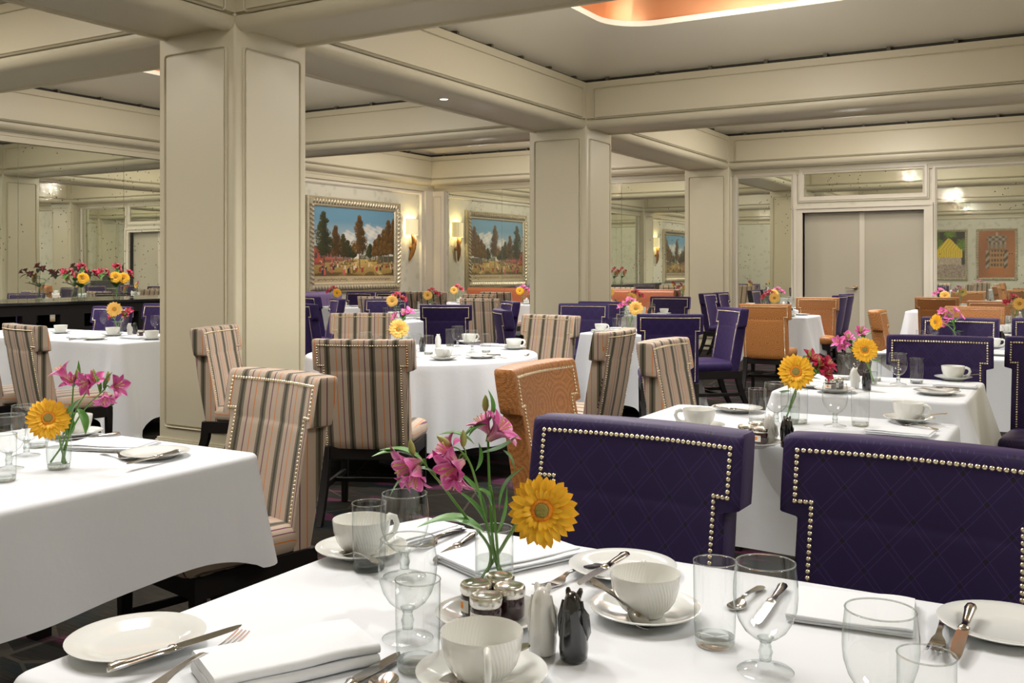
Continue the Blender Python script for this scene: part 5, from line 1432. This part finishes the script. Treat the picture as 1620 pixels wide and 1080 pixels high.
bouquet((1250, 669), [(1259, 588)], [[(1298, 578), (1311, 574), (1308, 590)], [(1286, 566)]], 'on the first right-hand table', 'red', 'deep', 1.12)
bouquet((1377, 607), [(1368, 553)], [[(1333, 545), (1326, 540), (1342, 533)], [(1362, 524)]], 'on the second right-hand table', 'pink', 'deep', 1.06)
bouquet((1513, 549), [(1481, 509)], [[(1490, 492), (1512, 490), (1501, 500)], [(1521, 500), (1494, 512)]], 'on the third right-hand table', 'pink', 'deep', 1.0, face=Rv*-2.2)
bouquet((640, 562), [(631, 520)], [[(640, 494), (624, 500), (648, 492)]], 'on the round table', 'pink', 'pale', 1.12)
bouquet((186, 530), [(181, 489)], [[(204, 492), (198, 497)], [(176, 500)]], 'on the long console-side table', 'red', 'pale', 1.1)
TC = lambda k, fx=.5, fy=.5: (TB[k][0]+(TB[k][1]-TB[k][0])*fx, TB[k][2]+(TB[k][3]-TB[k][2])*fy)
def proj(x, y, z):
    d = -_s*x + _c*y; u = _c*x + _s*y; return (810+FPX*u/d, HORIZ-(z-CAM_H)*FPX/d)
def bouquet_t(k, phrase, kind, gk, fx=.5, fy=.5, side=1, hz=.215, gs=1.15):
    x, y = TC(k, fx, fy); b = proj(x, y, S0); d = -_s*x+_c*y; m = FPX/d
    bouquet(b, [(b[0]-side*.055*m, b[1]-hz*m)], [[(b[0]+side*.05*m, b[1]-.26*m), (b[0]+side*.09*m, b[1]-.235*m)], [(b[0]+side*.01*m, b[1]-.30*m), (b[0]-side*.03*m, b[1]-.28*m)]], phrase, kind, gk, gs)
for a in (('square', 'on the square table among purple chairs', 'pink', 'pale', .42, .5, -1), ('right4', 'on the fourth right-hand table', 'pink', 'pale', .72, .4, 1), ('right5', 'on the fifth right-hand table', 'red', 'pale', .45, .5, -1),
          ('right6', 'on the table before the wide mirror', 'pink', 'pale', .3, .5, -1), ('door', 'on the square table before the double doors', 'red', 'pale', .35, .6, -1), ('doorfar', 'on the far table beside the doors', 'pink', 'pale', .5, .5, 1),
          ('col2', 'on the table beside the second column', 'red', 'pale', .45, .5, 1), ('paint', 'on the table below the large landscape', 'red', 'deep', .45, .5, -1), ('beyond', 'on the table beyond the round table', 'red', 'pale', .55, .5, 1),
          ('stripes', 'on the table before the pale striped chair', 'red', 'pale', .6, .5, 1), ('bench1', 'on the corner bench table', 'red', 'pale', .5, .5, 1), ('bench2', 'on the middle bench table', 'pink', 'deep', .5, .5, 1), ('bench3', 'on the right-hand bench table', 'red', 'pale', .5, .5, -1)):
    bouquet_t(*a)
# arrangements on the black console
def console_vase(y, heads, side):
    v = Vector((-10.72, y, .951)); o = put('vase', tuple(v), 'glass vase of mixed flowers on the black console, ' + side, scale=1.35)
    b, top = v + Uv*.02, v + Uv*.15
    for k, (dy, dz) in enumerate(heads):
        h = top + Vector((.06, dy, dz)); gerbera([b, top, (top+h)/2, h], CAMV(h) + Uv*.2, 1.25, 'orange-yellow gerbera %sin the %s console vase' % ((('left ', 'right ')[k] if len(heads) > 1 else ''), side))
    for k, (dy, dz) in enumerate(((-.17, .20), (.0, .27), (.17, .19))):
        e = top + Vector((-.02, dy, dz-.03))
        sprig([b, top, (top+e)/2, e], [(e + Vector((.03, dy*.3-.03, .03)), Vector((.6, dy*2-.4, .6)), 1.3), (e + Vector((.03, .05, .0)), Vector((.7, .5, .3)), 1.3), (e + Vector((.05, 0, .05)), Vector((.4, 0, 1)), 1.2)],
              [(top, top + Vector((.08, dy*.9, .06)), .022, .01), (e, e + Vector((.05, dy*.5, -.06)), .02, .01), ((top+e)/2, (top+e)/2 + Vector((.1, -.05, .03)), .02, .01)],
              'dusky red lily stem %s in the %s console vase' % (('at the left', 'in the middle', 'at the right')[k], side), 'red')
console_vase(7.78, [(-.02, .12)], 'left')
console_vase(8.29, [(-.06, .13), (.06, .12)], 'right')

# ------------------------------------------------------------------ camera, world, view
cam = bpy.data.cameras.new('camera'); co = bpy.data.objects.new('camera', cam); COL.objects.link(co)
co.location = (0, 0, CAM_H); co.rotation_euler = (R(90), 0, YAW)
cam.sensor_width = 36.; cam.lens = 36.*FPX/1620; cam.shift_y = -(540-HORIZ)/1620; cam.clip_start = .05; cam.clip_end = 100
SC.camera = co
w = bpy.data.worlds.new('world'); SC.world = w; w.use_nodes = True
w.node_tree.nodes['Background'].inputs[0].default_value = (.9, .9, 1, 1); w.node_tree.nodes['Background'].inputs[1].default_value = .0
vs = SC.view_settings
vs.view_transform = 'Standard'; vs.look = 'None'; vs.gamma = 1.; vs.use_curve_mapping = False; vs.exposure = EXPOSURE
cy = SC.cycles
cy.max_bounces = 14; cy.diffuse_bounces = 4; cy.glossy_bounces = 7; cy.transmission_bounces = 8; cy.transparent_max_bounces = 40
cy.caustics_reflective = False; cy.caustics_refractive = False; cy.sample_clamp_indirect = 4.; cy.blur_glossy = .3
